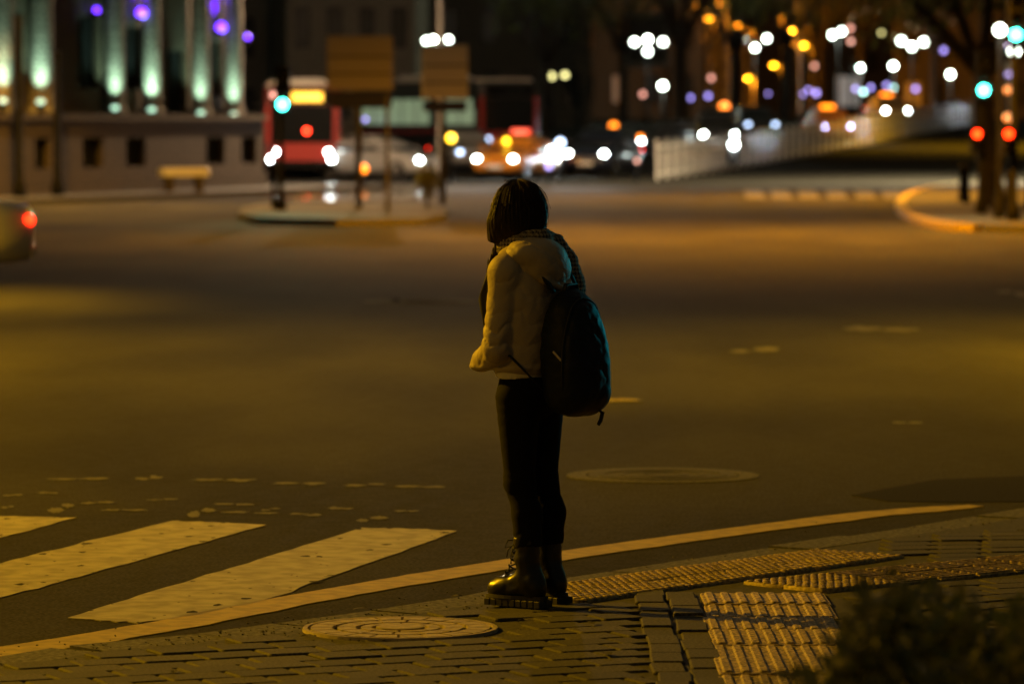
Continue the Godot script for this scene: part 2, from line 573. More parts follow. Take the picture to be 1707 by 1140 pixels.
func pack_field(p: Vector3) -> float:      # the bag, in the walker's axes
	var y := (p.y - 0.77) / 0.52
	var w := 0.152 - 0.045 * smoothstep(0.5, 1.0, y)
	var dp := 0.098 + 0.016 * (1.0 - absf(y - 0.4) * 2.0) - 0.02 * smoothstep(0.6, 1.0, y)
	var q := Vector3(absf(p.x - 0.015) - w + 0.1, absf(p.y - 1.03) - 0.26 + 0.1, absf(p.z - 0.224 + 0.04 * (y - 0.4)) - dp + 0.1)
	var d := Vector3(maxf(q.x, 0), maxf(q.y, 0), maxf(q.z, 0)).length() + minf(maxf(q.x, maxf(q.y, q.z)), 0.0) - 0.1
	d += 0.007 * (absf(noise.get_noise_3d(p.x * 200.0 + 7.0, p.y * 240.0, p.z * 200.0)) - 0.2)
	d += 0.005 * exp(-pow((p.z - 0.275) / 0.006, 2.0)) * float(p.y > 0.9)      # zip groove
	return d

func pack_pocket_field(p: Vector3) -> float:
	var d := ell(p, Vector3(0.015, 0.93, 0.288), Vector3(0.11, 0.13, 0.055))
	return d + 0.005 * noise.get_noise_3d(p.x * 300.0, p.y * 300.0, p.z * 300.0)

func boot_field(p: Vector3) -> float:      # sole at y 0.035, ankle over the origin
	var d := cone(p, Vector3(0, 0.12, 0.0), Vector3(0, 0.275, -0.004), 0.05, 0.053)
	d = smin(d, ell(p, Vector3(0, 0.075, -0.075), Vector3(0.047, 0.05, 0.095)), 0.035)
	d = smin(d, ell(p, Vector3(0, 0.062, -0.135), Vector3(0.047, 0.042, 0.06)), 0.02)
	d = smin(d, ell(p, Vector3(0, 0.08, 0.03), Vector3(0.045, 0.07, 0.055)), 0.03)
	d += 0.003 * sin(p.y * 90.0) * exp(-pow((p.z + 0.045) / 0.03, 2.0)) + 0.003 * noise.get_noise_3d(p.x * 300.0, p.y * 300.0, p.z * 300.0)
	return maxf(d, maxf(0.03 - p.y, p.y - 0.285))

func sole_ring(y: float, grow: float) -> PackedVector3Array:
	var ring := PackedVector3Array()
	for i in 28:
		var a := -TAU * i / 28.0
		var z := -0.053 - 0.142 * sin(a)
		var w := 0.043 + 0.007 * sin(a) - 0.006 * exp(-pow((z - 0.0) / 0.04, 2.0))
		ring.append(Vector3(signf(cos(a)) * pow(absf(cos(a)), 0.6) * (w + grow), y, -0.053 + (z + 0.053) * (1.0 + grow * 6.0)))
	return ring

func build_boot(person: Node3D, at: Vector3, turn: float, upper: Mesh) -> void:
	var b := obj("boot", upper, M.leather, person, Transform3D(Basis(Vector3.UP, turn), at))
	var st := new_st()
	loft(st, [sole_ring(0.008, 0.0), sole_ring(0.03, 0.005), sole_ring(0.044, 0.004)])
	for i in 9:
		var z := 0.075 - i * 0.031
		for s in [-1.0, 1.0]:
			rbox(st, Vector3(s * 0.024, 0.0135, z), Vector3(0.046, 0.027, 0.0285), 0.003)
	obj("sole", st, M.sole, b)
	st = new_st(true)
	for i in 6:      # laces crossing up the front
		var t := i / 5.0
		var y := lerpf(0.115, 0.255, t)
		var z := lerpf(-0.105, -0.058, pow(t, 0.6))
		for s in [-1.0, 1.0]:
			tube(st, [Vector3(s * 0.026, y, z + 0.012), Vector3(0, y + 0.014, z - 0.006), Vector3(-s * 0.026, y + 0.024, z + 0.012)], [0.003, 0.0034, 0.003], 5)
	for s in [-1.0, 1.0]:
		tube(st, [Vector3(0, 0.262, -0.06), Vector3(s * 0.02, 0.266, -0.085), Vector3(s * 0.032, 0.235, -0.09), Vector3(s * 0.012, 0.24, -0.072), Vector3(0, 0.26, -0.06)], [0.003, 0.003, 0.003, 0.003, 0.003], 5)
		tube(st, [Vector3(0, 0.258, -0.06), Vector3(s * 0.016, 0.225, -0.088), Vector3(s * 0.014, 0.195, -0.095)], [0.003, 0.003, 0.0025], 5)
	obj("lace", st, M.webbing, b)

func build_person(at: Vector3, turn: float) -> void:
	var p := thing("person", "person in beige puffer jacket, checked scarf and black boots waiting at the kerb", "person", at, turn)
	p.scale = Vector3.ONE * SIZE
	obj("body", nets(body_field, Vector3(-0.16, 0.96, -0.2), Vector3(0.16, 1.74, 0.14), 0.0075), M.skin, p)
	obj("jacket", nets(jacket_field, Vector3(-0.3, 0.92, -0.24), Vector3(0.3, 1.52, 0.18), 0.006), M.jacket, p)
	obj("hood", nets(hood_field, Vector3(-0.21, 1.24, -0.1), Vector3(0.16, 1.52, 0.2), 0.0055), M.jacket, p)
	obj("trousers", nets(trouser_field, Vector3(-0.2, 0.14, -0.15), Vector3(0.2, 0.99, 0.17), 0.007), M.trousers, p)
	obj("shirt", nets(func(q): return maxf(trunk_field(q, [[0.9, 0.0, 0.0, 0.158, 0.116], [1.0, 0.0, 0.0, 0.16, 0.118]]) - 0.001, -(q.y - 0.915 + 0.01 * sin(q.x * 18.0))), Vector3(-0.18, 0.88, -0.14), Vector3(0.18, 1.02, 0.14), 0.008), M.shirt, p)
	obj("scarf", nets(scarf_field, Vector3(-0.18, 1.13, -0.18), Vector3(0.26, 1.56, 0.18), 0.0065), M.scarf, p)
	obj("hair", nets(hair_field, Vector3(-0.15, 1.24, -0.22), Vector3(0.15, 1.74, 0.11), 0.0055), M.hair, p)
	var st := new_st(true)
	for i in 420:      # strands over the crown and down the back of the head
		var a := rng.randf_range(-PI, PI)
		if absf(angle_difference(a, PI + 0.3)) < 0.75:
			continue
		var pts := []
		var rad := []
		var e0 := rng.randf_range(0.05, 0.7)
		var e1 := rng.randf_range(1.4, 2.1)
		var lift := rng.randf_range(0.0, 0.003) + (0.009 if rng.randf() < 0.07 else 0.0)
		for k in 9:
			var e := lerpf(e0, e1, k / 8.0)
			var dir := Vector3(sin(a + 0.08 * sin(k * 0.9 + i)) * sin(e), cos(e), cos(a) * sin(e)).normalized()
			var q := HEADC + dir * 0.09
			for n in 4:      # onto the hair's surface
				q += dir * -hair_field(q) * 0.9
			pts.append(q + dir * lift * (k / 8.0 + 0.2))
			rad.append(lerpf(0.0016, 0.0007, k / 8.0))
		tube(st, pts, rad, 4)
	for i in 22:      # loose ends over the chest
		var top := Vector3(-0.08 + rng.randfn(0, 0.008), 1.4, -0.125 + rng.randfn(0, 0.01))
		var low := Vector3(-0.08 + rng.randfn(0, 0.016), 1.25 + rng.randfn(0, 0.03), -0.15 + rng.randfn(0, 0.014))
		tube(st, [top, top.lerp(low, 0.5) + Vector3(-0.006, 0, -0.008), low, low + Vector3(rng.randfn(0, 0.012), -0.025, rng.randfn(-0.01, 0.008))], [0.003, 0.003, 0.0016, 0.0005], 4)
	for i in 14:      # fly-away hairs on the crown
		var a := rng.randf_range(-PI, PI)
		var q := HEADC + Vector3(sin(a) * 0.04, 0.121, cos(a) * 0.04 + 0.01)
		tube(st, [q, q + Vector3(sin(a) * 0.015, 0.009, cos(a) * 0.015), q + Vector3(sin(a + 0.5) * 0.022, rng.randf_range(-0.002, 0.007), cos(a + 0.5) * 0.022)], [0.0006, 0.0006, 0.0004], 3)
	obj("strands", st, M.hair, p)
	var upper := nets(boot_field, Vector3(-0.07, 0.02, -0.21), Vector3(0.07, 0.3, 0.1), 0.0065)
	build_boot(p, Vector3(-0.088, 0, 0.062), 0.02, upper)
	build_boot(p, Vector3(0.088, 0, 0.04), -0.12, upper)
	# the bag hangs from her shoulders
	var b := thing("backpack", "dark navy backpack hanging on the back of the waiting person", "backpack", at, turn)
	b.scale = Vector3.ONE * SIZE
	var main := obj("main_compartment", nets(pack_field, Vector3(-0.17, 0.74, 0.09), Vector3(0.2, 1.32, 0.37), 0.008), M.pack_cloth, b)
	var pock := obj("front_pocket", nets(pack_pocket_field, Vector3(-0.13, 0.77, 0.22), Vector3(0.16, 1.1, 0.39), 0.008), M.pack_cloth, b)
	st = new_st()
	rbox(st, Vector3(0, 0, 0), Vector3(0.009, 0.05, 0.005), 0.0015, Basis(Vector3(0, 0, 1), 0.75))
	obj("zip_pull", st, M.pull, pock, Transform3D(Basis(Vector3.UP, -1.2), Vector3(-0.139, 1.02, 0.245)))
	for s in [-1.0, 1.0]:
		st = new_st(true)
		var o := 0.015
		tube(st, [Vector3(s * 0.075 + o, 1.27, 0.17), Vector3(s * 0.095 + o, 1.4, 0.085), Vector3(s * 0.105, 1.425, 0.0), Vector3(s * 0.115, 1.36, -0.1), Vector3(s * 0.135, 1.24, -0.128), Vector3(s * 0.17, 1.1, -0.075)], [0.022, 0.028, 0.028, 0.028, 0.026, 0.018], 10, 0.4)
		obj("shoulder_strap", st, M.webbing, b)
		st = new_st(true)
		tube(st, [Vector3(s * 0.17, 1.1, -0.075), Vector3(s * 0.186, 1.05, 0.0), Vector3(s * 0.168, 0.97, 0.088), Vector3(s * 0.12, 0.88, 0.16)], [0.013, 0.013, 0.013, 0.013], 8, 0.3)
		obj("lower_strap", st, M.webbing, b)
	st = new_st(true)
	tube(st, [Vector3(-0.03, 1.27, 0.2), Vector3(-0.02, 1.3, 0.2), Vector3(0.05, 1.3, 0.2), Vector3(0.06, 1.27, 0.2)], [0.009, 0.01, 0.01, 0.009], 8, 0.6)
	obj("handle", st, M.webbing, b)
	st = new_st(true)
	tube(st, [Vector3(0.06, 0.8, 0.3), Vector3(0.075, 0.785, 0.315), Vector3(0.07, 0.755, 0.31), Vector3(0.066, 0.735, 0.3)], [0.01, 0.011, 0.01, 0.008], 8, 0.35)
	obj("strap_tail", st, M.webbing, b)
	st = new_st(true)
	var piping := []
	var pr := []
	for k in 25:
		var a := lerpf(-0.35, PI + 0.35, k / 24.0)
		var dir := Vector3(cos(a) * 0.12, sin(a) * 0.25, 0)
		var q := Vector3(0.015, 1.0, 0.265) + dir * 0.5
		for n in 8:
			q += dir.normalized() * -pack_field(q)
		piping.append(q)
		pr.append(0.0045)
	tube(st, piping, pr, 6)
	obj("piping", st, M.webbing, main)


# ---------------------------------------------------------------- ground
const NEAR := 0.3      # the pavement top lies 34 mm above the road
const EDGE := [[-4.6, 12.2], [-3.2, 14.2], [-2.3, 15.4], [-1.82, 16.04], [-1.48, 16.6], [-1.0, 17.0], [-0.72, 17.36], [-0.36, 17.82], [0.0, 18.34], [0.23, 18.8], [1.0, 19.95], [2.1, 21.5], [3.2, 23.2], [4.5, 25.0]]

func inside(poly: PackedVector2Array, x: float, d: float) -> bool:
	return Geometry2D.is_point_in_polygon(Vector2(x, -d), poly)

func build_ground() -> void:
	var ds := [-60.0, 0.0, 10.0, 30.0, 60.0, 90.0, 110.0, 132.0, 140.0]
	for k in 19:
		ds.append(146.0 + k * 7.0)
	ds.append_array([320.0, 400.0, 600.0, 1000.0])
	var near := new_st(true)
	var far := new_st(true)
	for k in ds.size() - 1:
		for x in range(-4, 4):
			quad(near if k < 7 else far, Vector3(x * 80.0, rise(ds[k]), -ds[k]), Vector3(x * 80.0 + 80, rise(ds[k]), -ds[k]), Vector3(x * 80.0 + 80, rise(ds[k + 1]), -ds[k + 1]), Vector3(x * 80.0, rise(ds[k + 1]), -ds[k + 1]))
	var road := struct("road", near, M.asphalt)
	var matte := textured(mat("matte_asphalt", lin(0.056, 0.054, 0.047), 1.0), M.asphalt.albedo_texture, 2.6)      # specular off on the climbing street, so no lamp sheen shows
	matte.specular_mode = BaseMaterial3D.SPECULAR_DISABLED
	struct("climbing_street", far, matte)
	# painted on the road
	for z in [[[113, 1031], [300, 973], [470, 922], [604, 881], [680, 882], [762, 886], [600, 945], [437, 1003], [330, 1026], [227, 1040]], [[-140, 975], [0, 940], [140, 905], [287, 869], [360, 872], [443, 876], [300, 916], [150, 957], [0, 998], [-140, 1034]], [[-330, 935], [-150, 891], [-30, 861], [40, 862], [128, 864], [0, 897], [-150, 937], [-330, 985]]]:
		var poly := PackedVector2Array()
		var src := road_poly(z)
		for i in src.size():      # ragged edges
			for k in 8:
				var q := src[i].lerp(src[(i + 1) % src.size()], k / 8.0)
				poly.append(q + Vector2(rng.randfn(0, 0.006), rng.randfn(0, 0.012)))
		var stripe := struct("zebra_stripe", slab(new_st(), poly, 0.0, 0.004), M.white_paint, road)
		var worn := new_st()      # chips where the paint has gone
		for i in 48:
			var e := rng.randi() % src.size()
			var c := src[e].lerp(src[(e + 1) % src.size()], rng.randf())
			var mid := Vector2.ZERO
			for q in src:
				mid += q / src.size()
			c = c.lerp(mid, pow(rng.randf(), 2.2) * 0.7)
			var ring := PackedVector2Array()
			var size := 0.006 + 0.024 * pow(rng.randf(), 3.0)
			for k in 8:
				ring.append(c + Vector2(cos(k * TAU / 8) * size * rng.randf_range(0.5, 1.3), sin(k * TAU / 8) * size * rng.randf_range(0.7, 2.2)))
			slab(worn, ring, 0.0047, 0.0047)
		struct("worn_chips", worn, M.asphalt, stripe).set_meta("kind", "stuff")
	var line := []
	var curve := [[-300, 1150], [-100, 1112], [0, 1090], [150, 1066], [300, 1040], [500, 1000], [700, 965], [850, 941], [950, 925], [1200, 890], [1450, 858], [1560, 849], [1640, 843]]
	var far_side := []
	var near_side := []
	for k in curve.size() - 1:
		for n in 7:
			var t := n / 7.0
			var q := on_road(lerpf(curve[k][0], curve[k + 1][0], t), lerpf(curve[k][1], curve[k + 1][1], t))
			line.append(Vector2(q.x, q.z))
	for k in line.size():
		var dir: Vector2 = (line[mini(k + 1, line.size() - 1)] - line[maxi(k - 1, 0)]).normalized()
		var side := Vector2(dir.y, -dir.x)
		var w := 0.12 if k < line.size() - 8 else lerpf(0.12, 0.05, (k - line.size() + 8) / 8.0)
		far_side.append(line[k] + side * (w + rng.randfn(0, 0.004)))
		near_side.append(line[k] - side * (w + rng.randfn(0, 0.006)))
	near_side.reverse()
	struct("yellow_line", slab(new_st(), PackedVector2Array(far_side + near_side), 0.0, 0.004), M.yellow_paint, road)
	# worn lettering and arrows, only scraps of paint left
	for q in [[75, 800, 110, 5], [222, 799, 50, 8], [310, 802, 125, 6], [450, 806, 100, 6], [570, 809, 80, 5], [650, 813, 100, 5], [80, 846, 45, 14], [130, 839, 60, 5], [160, 852, 90, 5], [240, 834, 60, 4], [310, 853, 50, 12], [350, 842, 80, 5], [360, 856, 110, 5], [430, 850, 40, 4], [480, 858, 60, 6], [545, 849, 45, 5], [588, 866, 60, 9], [655, 853, 48, 4], [0, 826, 40, 5], [0, 846, 25, 6], [60, 822, 40, 5], [1390, 550, 150, 9], [1210, 585, 90, 10], [1485, 705, 60, 5], [1660, 489, 60, 9]]:
		for piece in 2:
			var px: float = q[0] + q[2] * (0.28 + 0.44 * piece)
			var py: float = q[1] + rng.randf_range(-0.3, 0.3) * q[3] + (q[3] * (0.4 - piece * 0.8) if q[3] > 8 and q[0] < 700 else 0.0)
			var w: float = q[2] * rng.randf_range(0.26, 0.34)
			var h: float = q[3] * rng.randf_range(0.3, 0.55)
			var ring := []
			for a in 17:
				var r := rng.randf_range(0.45, 1.0)
				ring.append([px + w * cos(a * TAU / 17) * r, py - h * sin(a * TAU / 17) * r])
			struct("worn_paint", slab(new_st(), road_poly(ring), 0.003 + 0.0006 * piece, 0.003 + 0.0006 * piece), M.old_paint, road)
	# glossy asphalt patch added so the bus headlights mirror in the road
	for q in [["wet_patch", "glossy_asphalt", 560, 320, 170, 15, 0.0]]:
		var ring := []
		for a in 48:
			var r := 0.86 + 0.14 * sin(a * 1.7) * cos(a * 0.9 + 1.0)
			ring.append([q[2] + q[4] * signf(cos(a * TAU / 48)) * pow(absf(cos(a * TAU / 48)), 0.7) * r, q[3] - q[5] * sin(a * TAU / 48) * r])
		struct(q[0], slab(new_st(), road_poly(ring), 0.0, 0.002), M[q[1]], road)
	for px in [1255, 1300, 1345, 1392, 1440, 1485]:      # the far crossing
		struct("zebra_stripe", slab(new_st(), road_poly([[px - 16, 317], [px + 14, 317], [px + 22, 331], [px - 10, 331]]), 0.0, 0.004), M.old_paint, road)
	var patch := mat("asphalt_patch", lin(0.03, 0.029, 0.026), 0.95)
	textured(patch, M.asphalt.albedo_texture, 1.9)
	patch.metallic_specular = 0.1
	struct("asphalt_patch", slab(new_st(), road_poly([[1420, 826], [1560, 800], [1760, 792], [1760, 836], [1600, 838], [1480, 836]]), 0.0, 0.003), patch, road)

	# pavement at the corner
	var outline := PackedVector2Array()
	for q in EDGE:
		outline.append(Vector2(q[0], -q[1]))
	outline.append_array([Vector2(9, -25), Vector2(9, -3), Vector2(-7, -3), Vector2(-7, -12.2)])
	var bed := struct("pavement", slab(new_st(), outline, -0.02, 0.021), M.mortar)
	bed.position.z = NEAR
	# kerb stones along its edge
	var stone := PackedVector2Array()
	for k in range(1, EDGE.size() - 1):
		var a := Vector2(EDGE[k][0], -EDGE[k][1])
		var b := Vector2(EDGE[k + 1][0], -EDGE[k + 1][1])
		var pieces := maxi(1, roundi(a.distance_to(b) / 0.7))
		for n in pieces:
			var p := a.lerp(b, n / float(pieces))
			var q := a.lerp(b, (n + 1.0) / pieces)
			var dir := (q - p).normalized()
			var out := Vector2(dir.y, -dir.x)
			var wide := 0.24 + rng.randf_range(-0.015, 0.015)
			stone = PackedVector2Array([p + dir * 0.008 + out * 0.004, q - dir * 0.008 + out * 0.004, q - dir * 0.008 + out * wide, p + dir * 0.008 + out * wide])
			struct("kerb_stone", slab(new_st(), stone, -0.01, 0.02 + rng.randf_range(-0.004, 0.004)), M.concrete, bed)
	# loose dirt along the kerb
	var grit := new_st()
	for i in 420:
		var k := rng.randi_range(2, EDGE.size() - 3)
		var t := rng.randf()
		var p := Vector2(lerpf(EDGE[k][0], EDGE[k + 1][0], t), lerpf(EDGE[k][1], EDGE[k + 1][1], t)) + Vector2(-0.25, 0.2) * absf(rng.randfn(0.3, 0.8)) + Vector2(0.1, -0.1)
		var s := rng.randf_range(0.002, 0.006)
		box(grit, Vector3(p.x, 0.022 + s * 0.2, -p.y), Vector3(s * 1.6, s * 0.7, s), Basis(Vector3(0.2, 1, 0.1).normalized(), rng.randf() * 6.0))
	for i in 110:
		var a := rng.randf() * TAU
		var r := rng.randf_range(0.37, 0.62)
		var s := rng.randf_range(0.002, 0.006)
		box(grit, Vector3(-0.43 + cos(a) * r * 1.2, 0.026 + s * 0.3, -17.25 + sin(a) * r * 0.7), Vector3(s * 1.5, s * 0.8, s), Basis(Vector3(0.2, 1, 0.1).normalized(), rng.randf() * 6.0))
	var gr := obj("grit", grit, M.dirt)
	gr.position.z = NEAR
	gr.set_meta("kind", "stuff")
	tag(gr, "loose grit and dirt scattered along the kerb stones", "grit")

	# pavers, one by one
	var shapes := []
	for i in 5:
		var st2 := new_st()
		var dx := rng.randf_range(-0.006, 0.006)
		rbox(st2, Vector3.ZERO, Vector3(0.226 + dx, 0.04, 0.172), 0.006)
		shapes.append(commit(st2))
	var turn := deg_to_rad(24.0)
	var along := Vector2(cos(turn), sin(turn))      # (x, d)
	var across := Vector2(-sin(turn), cos(turn))
	var laid := []
	for row in range(-14, 20):
		for col in range(-18, 18):
			var bend := 0.02 * sin(col * 0.5 + row * 0.7)
			var c := Vector2(-0.6, 16.4) + along * (col + 0.5 * (row & 1) + 0.08 * sin(row * 5.0)) * 0.238 + across * (row * 0.184 + bend)
			if c.x > 0.56 or c.x < -2.6 or c.y < 15.0 or not inside(outline, c.x, c.y) or Vector2((c.x + 0.43) / 1.25, c.y - 17.25).length() < 0.44:
				continue
			if not inside(outline, c.x - 0.06, c.y + 0.05) or not inside(outline, c.x + 0.06, c.y + 0.1):
				continue
			if (c - Vector2(0.3, 18.2)).dot(Vector2(-0.79, 0.61)) > -0.12 and (c - Vector2(0.3, 18.2)).dot(Vector2(0.61, 0.79)) > -0.12:
				continue
			laid.append([c, turn])
	for row in 22:      # swung courses on the far side of the ribbed tiles
		var r := 0.35 + row * 0.184
		var n := int(r * 1.9 / 0.238)
		for k in n:
			var a := -0.25 + (k + 0.5 * (row & 1)) * 0.238 / r
			var c := Vector2(2.75, 17.1) + Vector2(-cos(a), sin(a)) * r
			if c.x < 1.42 or c.x > 3.2 or c.y < 16.1 or not inside(outline, c.x, c.y) or not inside(outline, c.x - 0.1, c.y + 0.1):
				continue
			var rel := c - Vector2(1.27, 18.58)
			if rel.dot(Vector2(-0.66, 0.75)) > -0.14 and rel.dot(Vector2(-0.66, 0.75)) < 0.54 and rel.dot(Vector2(0.75, 0.66)) > -0.15:
				continue
			rel = c - Vector2(0.3, 18.2)
			if rel.dot(Vector2(-0.79, 0.61)) > -0.14 and rel.dot(Vector2(-0.79, 0.61)) < 0.62 and rel.dot(Vector2(0.61, 0.79)) > -0.15 and rel.dot(Vector2(0.61, 0.79)) < 2.5:
				continue
			laid.append([c, PI / 2 - a + PI])
	for i in laid.size():
		var c: Vector2 = laid[i][0]
		var tip := Basis(Vector3(rng.randfn(0, 1), 0, rng.randfn(0, 1)).normalized(), absf(rng.randfn(0, 0.004)))
		var b := tip * Basis(Vector3.UP, laid[i][1] + rng.randfn(0, 0.015))
		var y := 0.011 + rng.randf_range(-0.003, 0.003)
		var shape: Mesh = shapes[rng.randi() % 5]
		if c.x > 0.36 and c.x < 0.7:      # cut to fit beside the border
			var left := c.x - 0.113 * cos(turn)
			var long := minf(0.226, (0.478 - left) / cos(turn))
			if long < 0.04:
				continue
			shape = commit(rbox(new_st(), Vector3.ZERO, Vector3(long, 0.04, 0.172), 0.006))
			c += along * (long - 0.226) / 2
		struct("paver", shape, M["brick_%d" % rng.randi_range(0, 3)], bed).transform = Transform3D(b, Vector3(c.x, y, -c.y))
	# two courses of long pavers beside the ribbed tiles
	for col in 2:
		var d := 15.3 + col * 0.13
		while d < 18.42 - col * 0.03:
			var w := 0.118
			var len_ := 0.28 + rng.randf_range(-0.01, 0.01)
			var st3 := rbox(new_st(), Vector3.ZERO, Vector3(w, 0.045, len_ - 0.012), 0.006)
			struct("border_paver", st3, M["brick_%d" % rng.randi_range(0, 2)], bed).transform = Transform3D(Basis(Vector3.UP, rng.randfn(0, 0.02)), Vector3(0.555 + col * 0.13 + rng.randfn(0, 0.004), 0.012 + rng.randfn(0, 0.003), -d - len_ / 2))
			d += len_
	# ribbed tiles leading to the kerb
	var flat := commit(rbox(new_st(), Vector3.ZERO, Vector3(0.505, 0.04, 0.44), 0.004))
	var bar := commit(rbox(new_st(), Vector3.ZERO, Vector3(0.036, 0.014, 0.4), 0.006))
	for row in 7:
		var t := struct("guide_tile", flat, M.tactile, bed)
		t.transform = Transform3D(Basis(Vector3(1, 0, 0.3).normalized(), rng.randfn(0, 0.012)), Vector3(1.02 + rng.randfn(0, 0.008) - 0.01 * row, 0.013 + rng.randfn(0, 0.003), -18.28 + row * 0.452))
		for k in 8:
			struct("bar", bar, M.tactile, t).position = Vector3(-0.2195 + k * 0.0627, 0.0205, 0)
	# blistered strip along the kerb, then a second one that turns into fine ribs
	var dome := new_st(true)
	rbox(dome, Vector3.ZERO, Vector3(0.231, 0.03, 0.231), 0.003)
	for i in 5:
		for j in 5:
			lathe(dome, [[0.0165, 0.0], [0.015, 0.0035], [0.0095, 0.0055]], 9, Transform3D(Basis(), Vector3(-0.094 + i * 0.047, 0.015, -0.094 + j * 0.047)))
	var dome_mesh := commit(dome)
	var rib := new_st()
	rbox(rib, Vector3.ZERO, Vector3(0.231, 0.03, 0.231), 0.003)
	for j in 5:
		rbox(rib, Vector3(0, 0.0175, -0.092 + j * 0.046), Vector3(0.225, 0.009, 0.018), 0.003)
	var rib_mesh := commit(rib)
	for strip in [[Vector2(0.3, 18.2), Vector2(0.61, 0.79), 10, 10, 2], [Vector2(1.27, 18.58), Vector2(0.75, 0.66), 10, 2, 2]]:
		var u: Vector2 = strip[1].normalized()
		var n := Vector2(-u.y, u.x)
		for i in strip[2]:
			for j in strip[4]:
				var c: Vector2 = strip[0] + u * (i + 0.5) * 0.235 + n * (j + 0.5) * 0.235
				if not inside(outline, c.x, c.y + 0.05):
					continue
				var t := struct("blister_tile" if i < strip[3] else "ribbed_tile", dome_mesh if i < strip[3] else rib_mesh, M.tactile, bed)
				t.transform = Transform3D(Basis(Vector3.UP, atan2(u.y, u.x) + rng.randfn(0, 0.006)), Vector3(c.x, 0.02 + rng.randfn(0, 0.002), -c.y))
	# covers
	var cover := thing("manhole_cover", "round pale manhole cover with rings of slots set in the brick pavement", "manhole cover", Vector3(-0.423, 0.0, -17.25 + NEAR))
	var face := 0.034
	obj("plate", lathe(new_st(), [[0.375, -0.01], [0.375, face - 0.014], [0.37, face - 0.012], [0.01, face - 0.012]], 48), M.dirt, cover)
	var ring := new_st()
	lathe(ring, [[0.352, 0.02], [0.352, face], [0.369, face], [0.372, 0.02]], 48, Transform3D(), false)
	obj("rim", ring, M.cover_stone, cover)
	for band in [[0.258, 0.34, 20, 0.0], [0.17, 0.238, 12, 0.1], [0.11, 0.15, 8, 0.0]]:
		for k in band[2]:
			var gap: float = 0.006 / band[1]
			var a0: float = TAU * k / band[2] + gap + band[3]
			var a1: float = TAU * (k + 1) / band[2] - gap + band[3]
			var poly := PackedVector2Array()
			for n in 6:
				var a := lerpf(a0, a1, n / 5.0)
				poly.append(Vector2(cos(a), sin(a)) * band[1])
			for n in 6:
				var a := lerpf(a1, a0, n / 5.0)
				poly.append(Vector2(cos(a), sin(a)) * band[0])
			obj("segment", slab(new_st(), poly, face - 0.014, face), M.cover_stone, cover)
	obj("boss", lathe(new_st(), [[0.092, face - 0.014], [0.092, face + 0.002], [0.085, face + 0.004], [0.005, face + 0.004]], 32), M.cover_stone, cover)
	for q in [[1105, 793, 0.53, "wide worn manhole cover in the road beyond the yellow line", "cast_iron"], [1035, 668, 0.16, "small pale valve cover in the road behind the backpack", "cover_stone"], [700, 503, 0.62, "dark manhole cover in the road with a bright glint", "rubber"]]:
		var w := on_road(q[0], q[1])
		var c := thing("road_cover", q[3], "manhole cover", w)
		var r: float = q[2]
		obj("collar", lathe(new_st(), [[r, 0.0], [r, 0.004], [r * 0.8, 0.005], [r * 0.8, 0.0]], 40, Transform3D(), false), M.gutter, c)
		if q[4] == "rubber":
			obj("bolt", ball(new_st(true), Vector3(-0.26, 0.01, 0), Vector3(0.05, 0.025, 0.05)), M.chrome, c)  # chrome dome added to give this cover its bright glint
		obj("plate", lathe(new_st(), [[r * 0.78, 0.0], [r * 0.78, 0.006], [0.005, 0.006]], 40), M[q[4]], c)
		for k in 3:
			var rr: float = r * (0.2 + 0.2 * k)
			obj("ridge", lathe(new_st(), [[rr, 0.005], [rr, 0.009], [rr + r * 0.07, 0.009], [rr + r * 0.07, 0.005]], 32, Transform3D(), false), M[q[4]], c)
	# fallen leaves and litter on the pavement
	for q in [[763, 996], [605, 1017], [1690, 888], [520, 1062], [612, 1070], [880, 1035], [985, 1040], [300, 1120], [1010, 1090]]:
		var w := on_road(q[0], q[1])
		var st4 := new_st()
		var s := rng.randf_range(0.016, 0.03)
		var mid := Vector3(0, 0.006, 0)
		for k in 7:
			var a := k * TAU / 7
			var b := (k + 1) * TAU / 7
			tri(st4, mid, Vector3(cos(a) * s * 1.5, 0.004 * (k % 3), sin(a) * s * (0.7 + 0.1 * (k % 2))), Vector3(cos(b) * s * 1.5, 0.004 * ((k + 1) % 7 % 3), sin(b) * s * (0.7 + 0.1 * ((k + 1) % 7 % 2))))
		var lf := obj("fallen_leaf", st4, M.dirt)
		lf.position = Vector3(w.x, 0.036, w.z + NEAR)
		lf.rotation.y = rng.randf() * 6.0
		tag(lf, "small dry leaf lying on the corner pavement", "leaf", "dry leaves on the pavement")


# ---------------------------------------------------------------- vehicles: own axes, +z is the front
func wheel(parent: Node3D, at: Vector3, r: float, w: float) -> void:
	var turn := Basis(Vector3(0, 0, 1), PI / 2)
	var st := new_st(true)
	lathe(st, [[r * 0.62, -w / 2], [r * 0.92, -w / 2], [r, -w * 0.32], [r, w * 0.32], [r * 0.92, w / 2], [r * 0.62, w / 2]], 22, Transform3D(turn, Vector3.ZERO), false)
	var t := obj("wheel", st, M.rubber, parent, Transform3D(Basis(), at))
	st = new_st()
	lathe(st, [[r * 0.64, -w * 0.35], [r * 0.6, -w * 0.42], [r * 0.2, -w * 0.3], [r * 0.2, w * 0.3], [r * 0.6, w * 0.42], [r * 0.64, w * 0.35]], 12, Transform3D(turn, Vector3.ZERO))
	obj("rim", st, M.grey_metal, t)

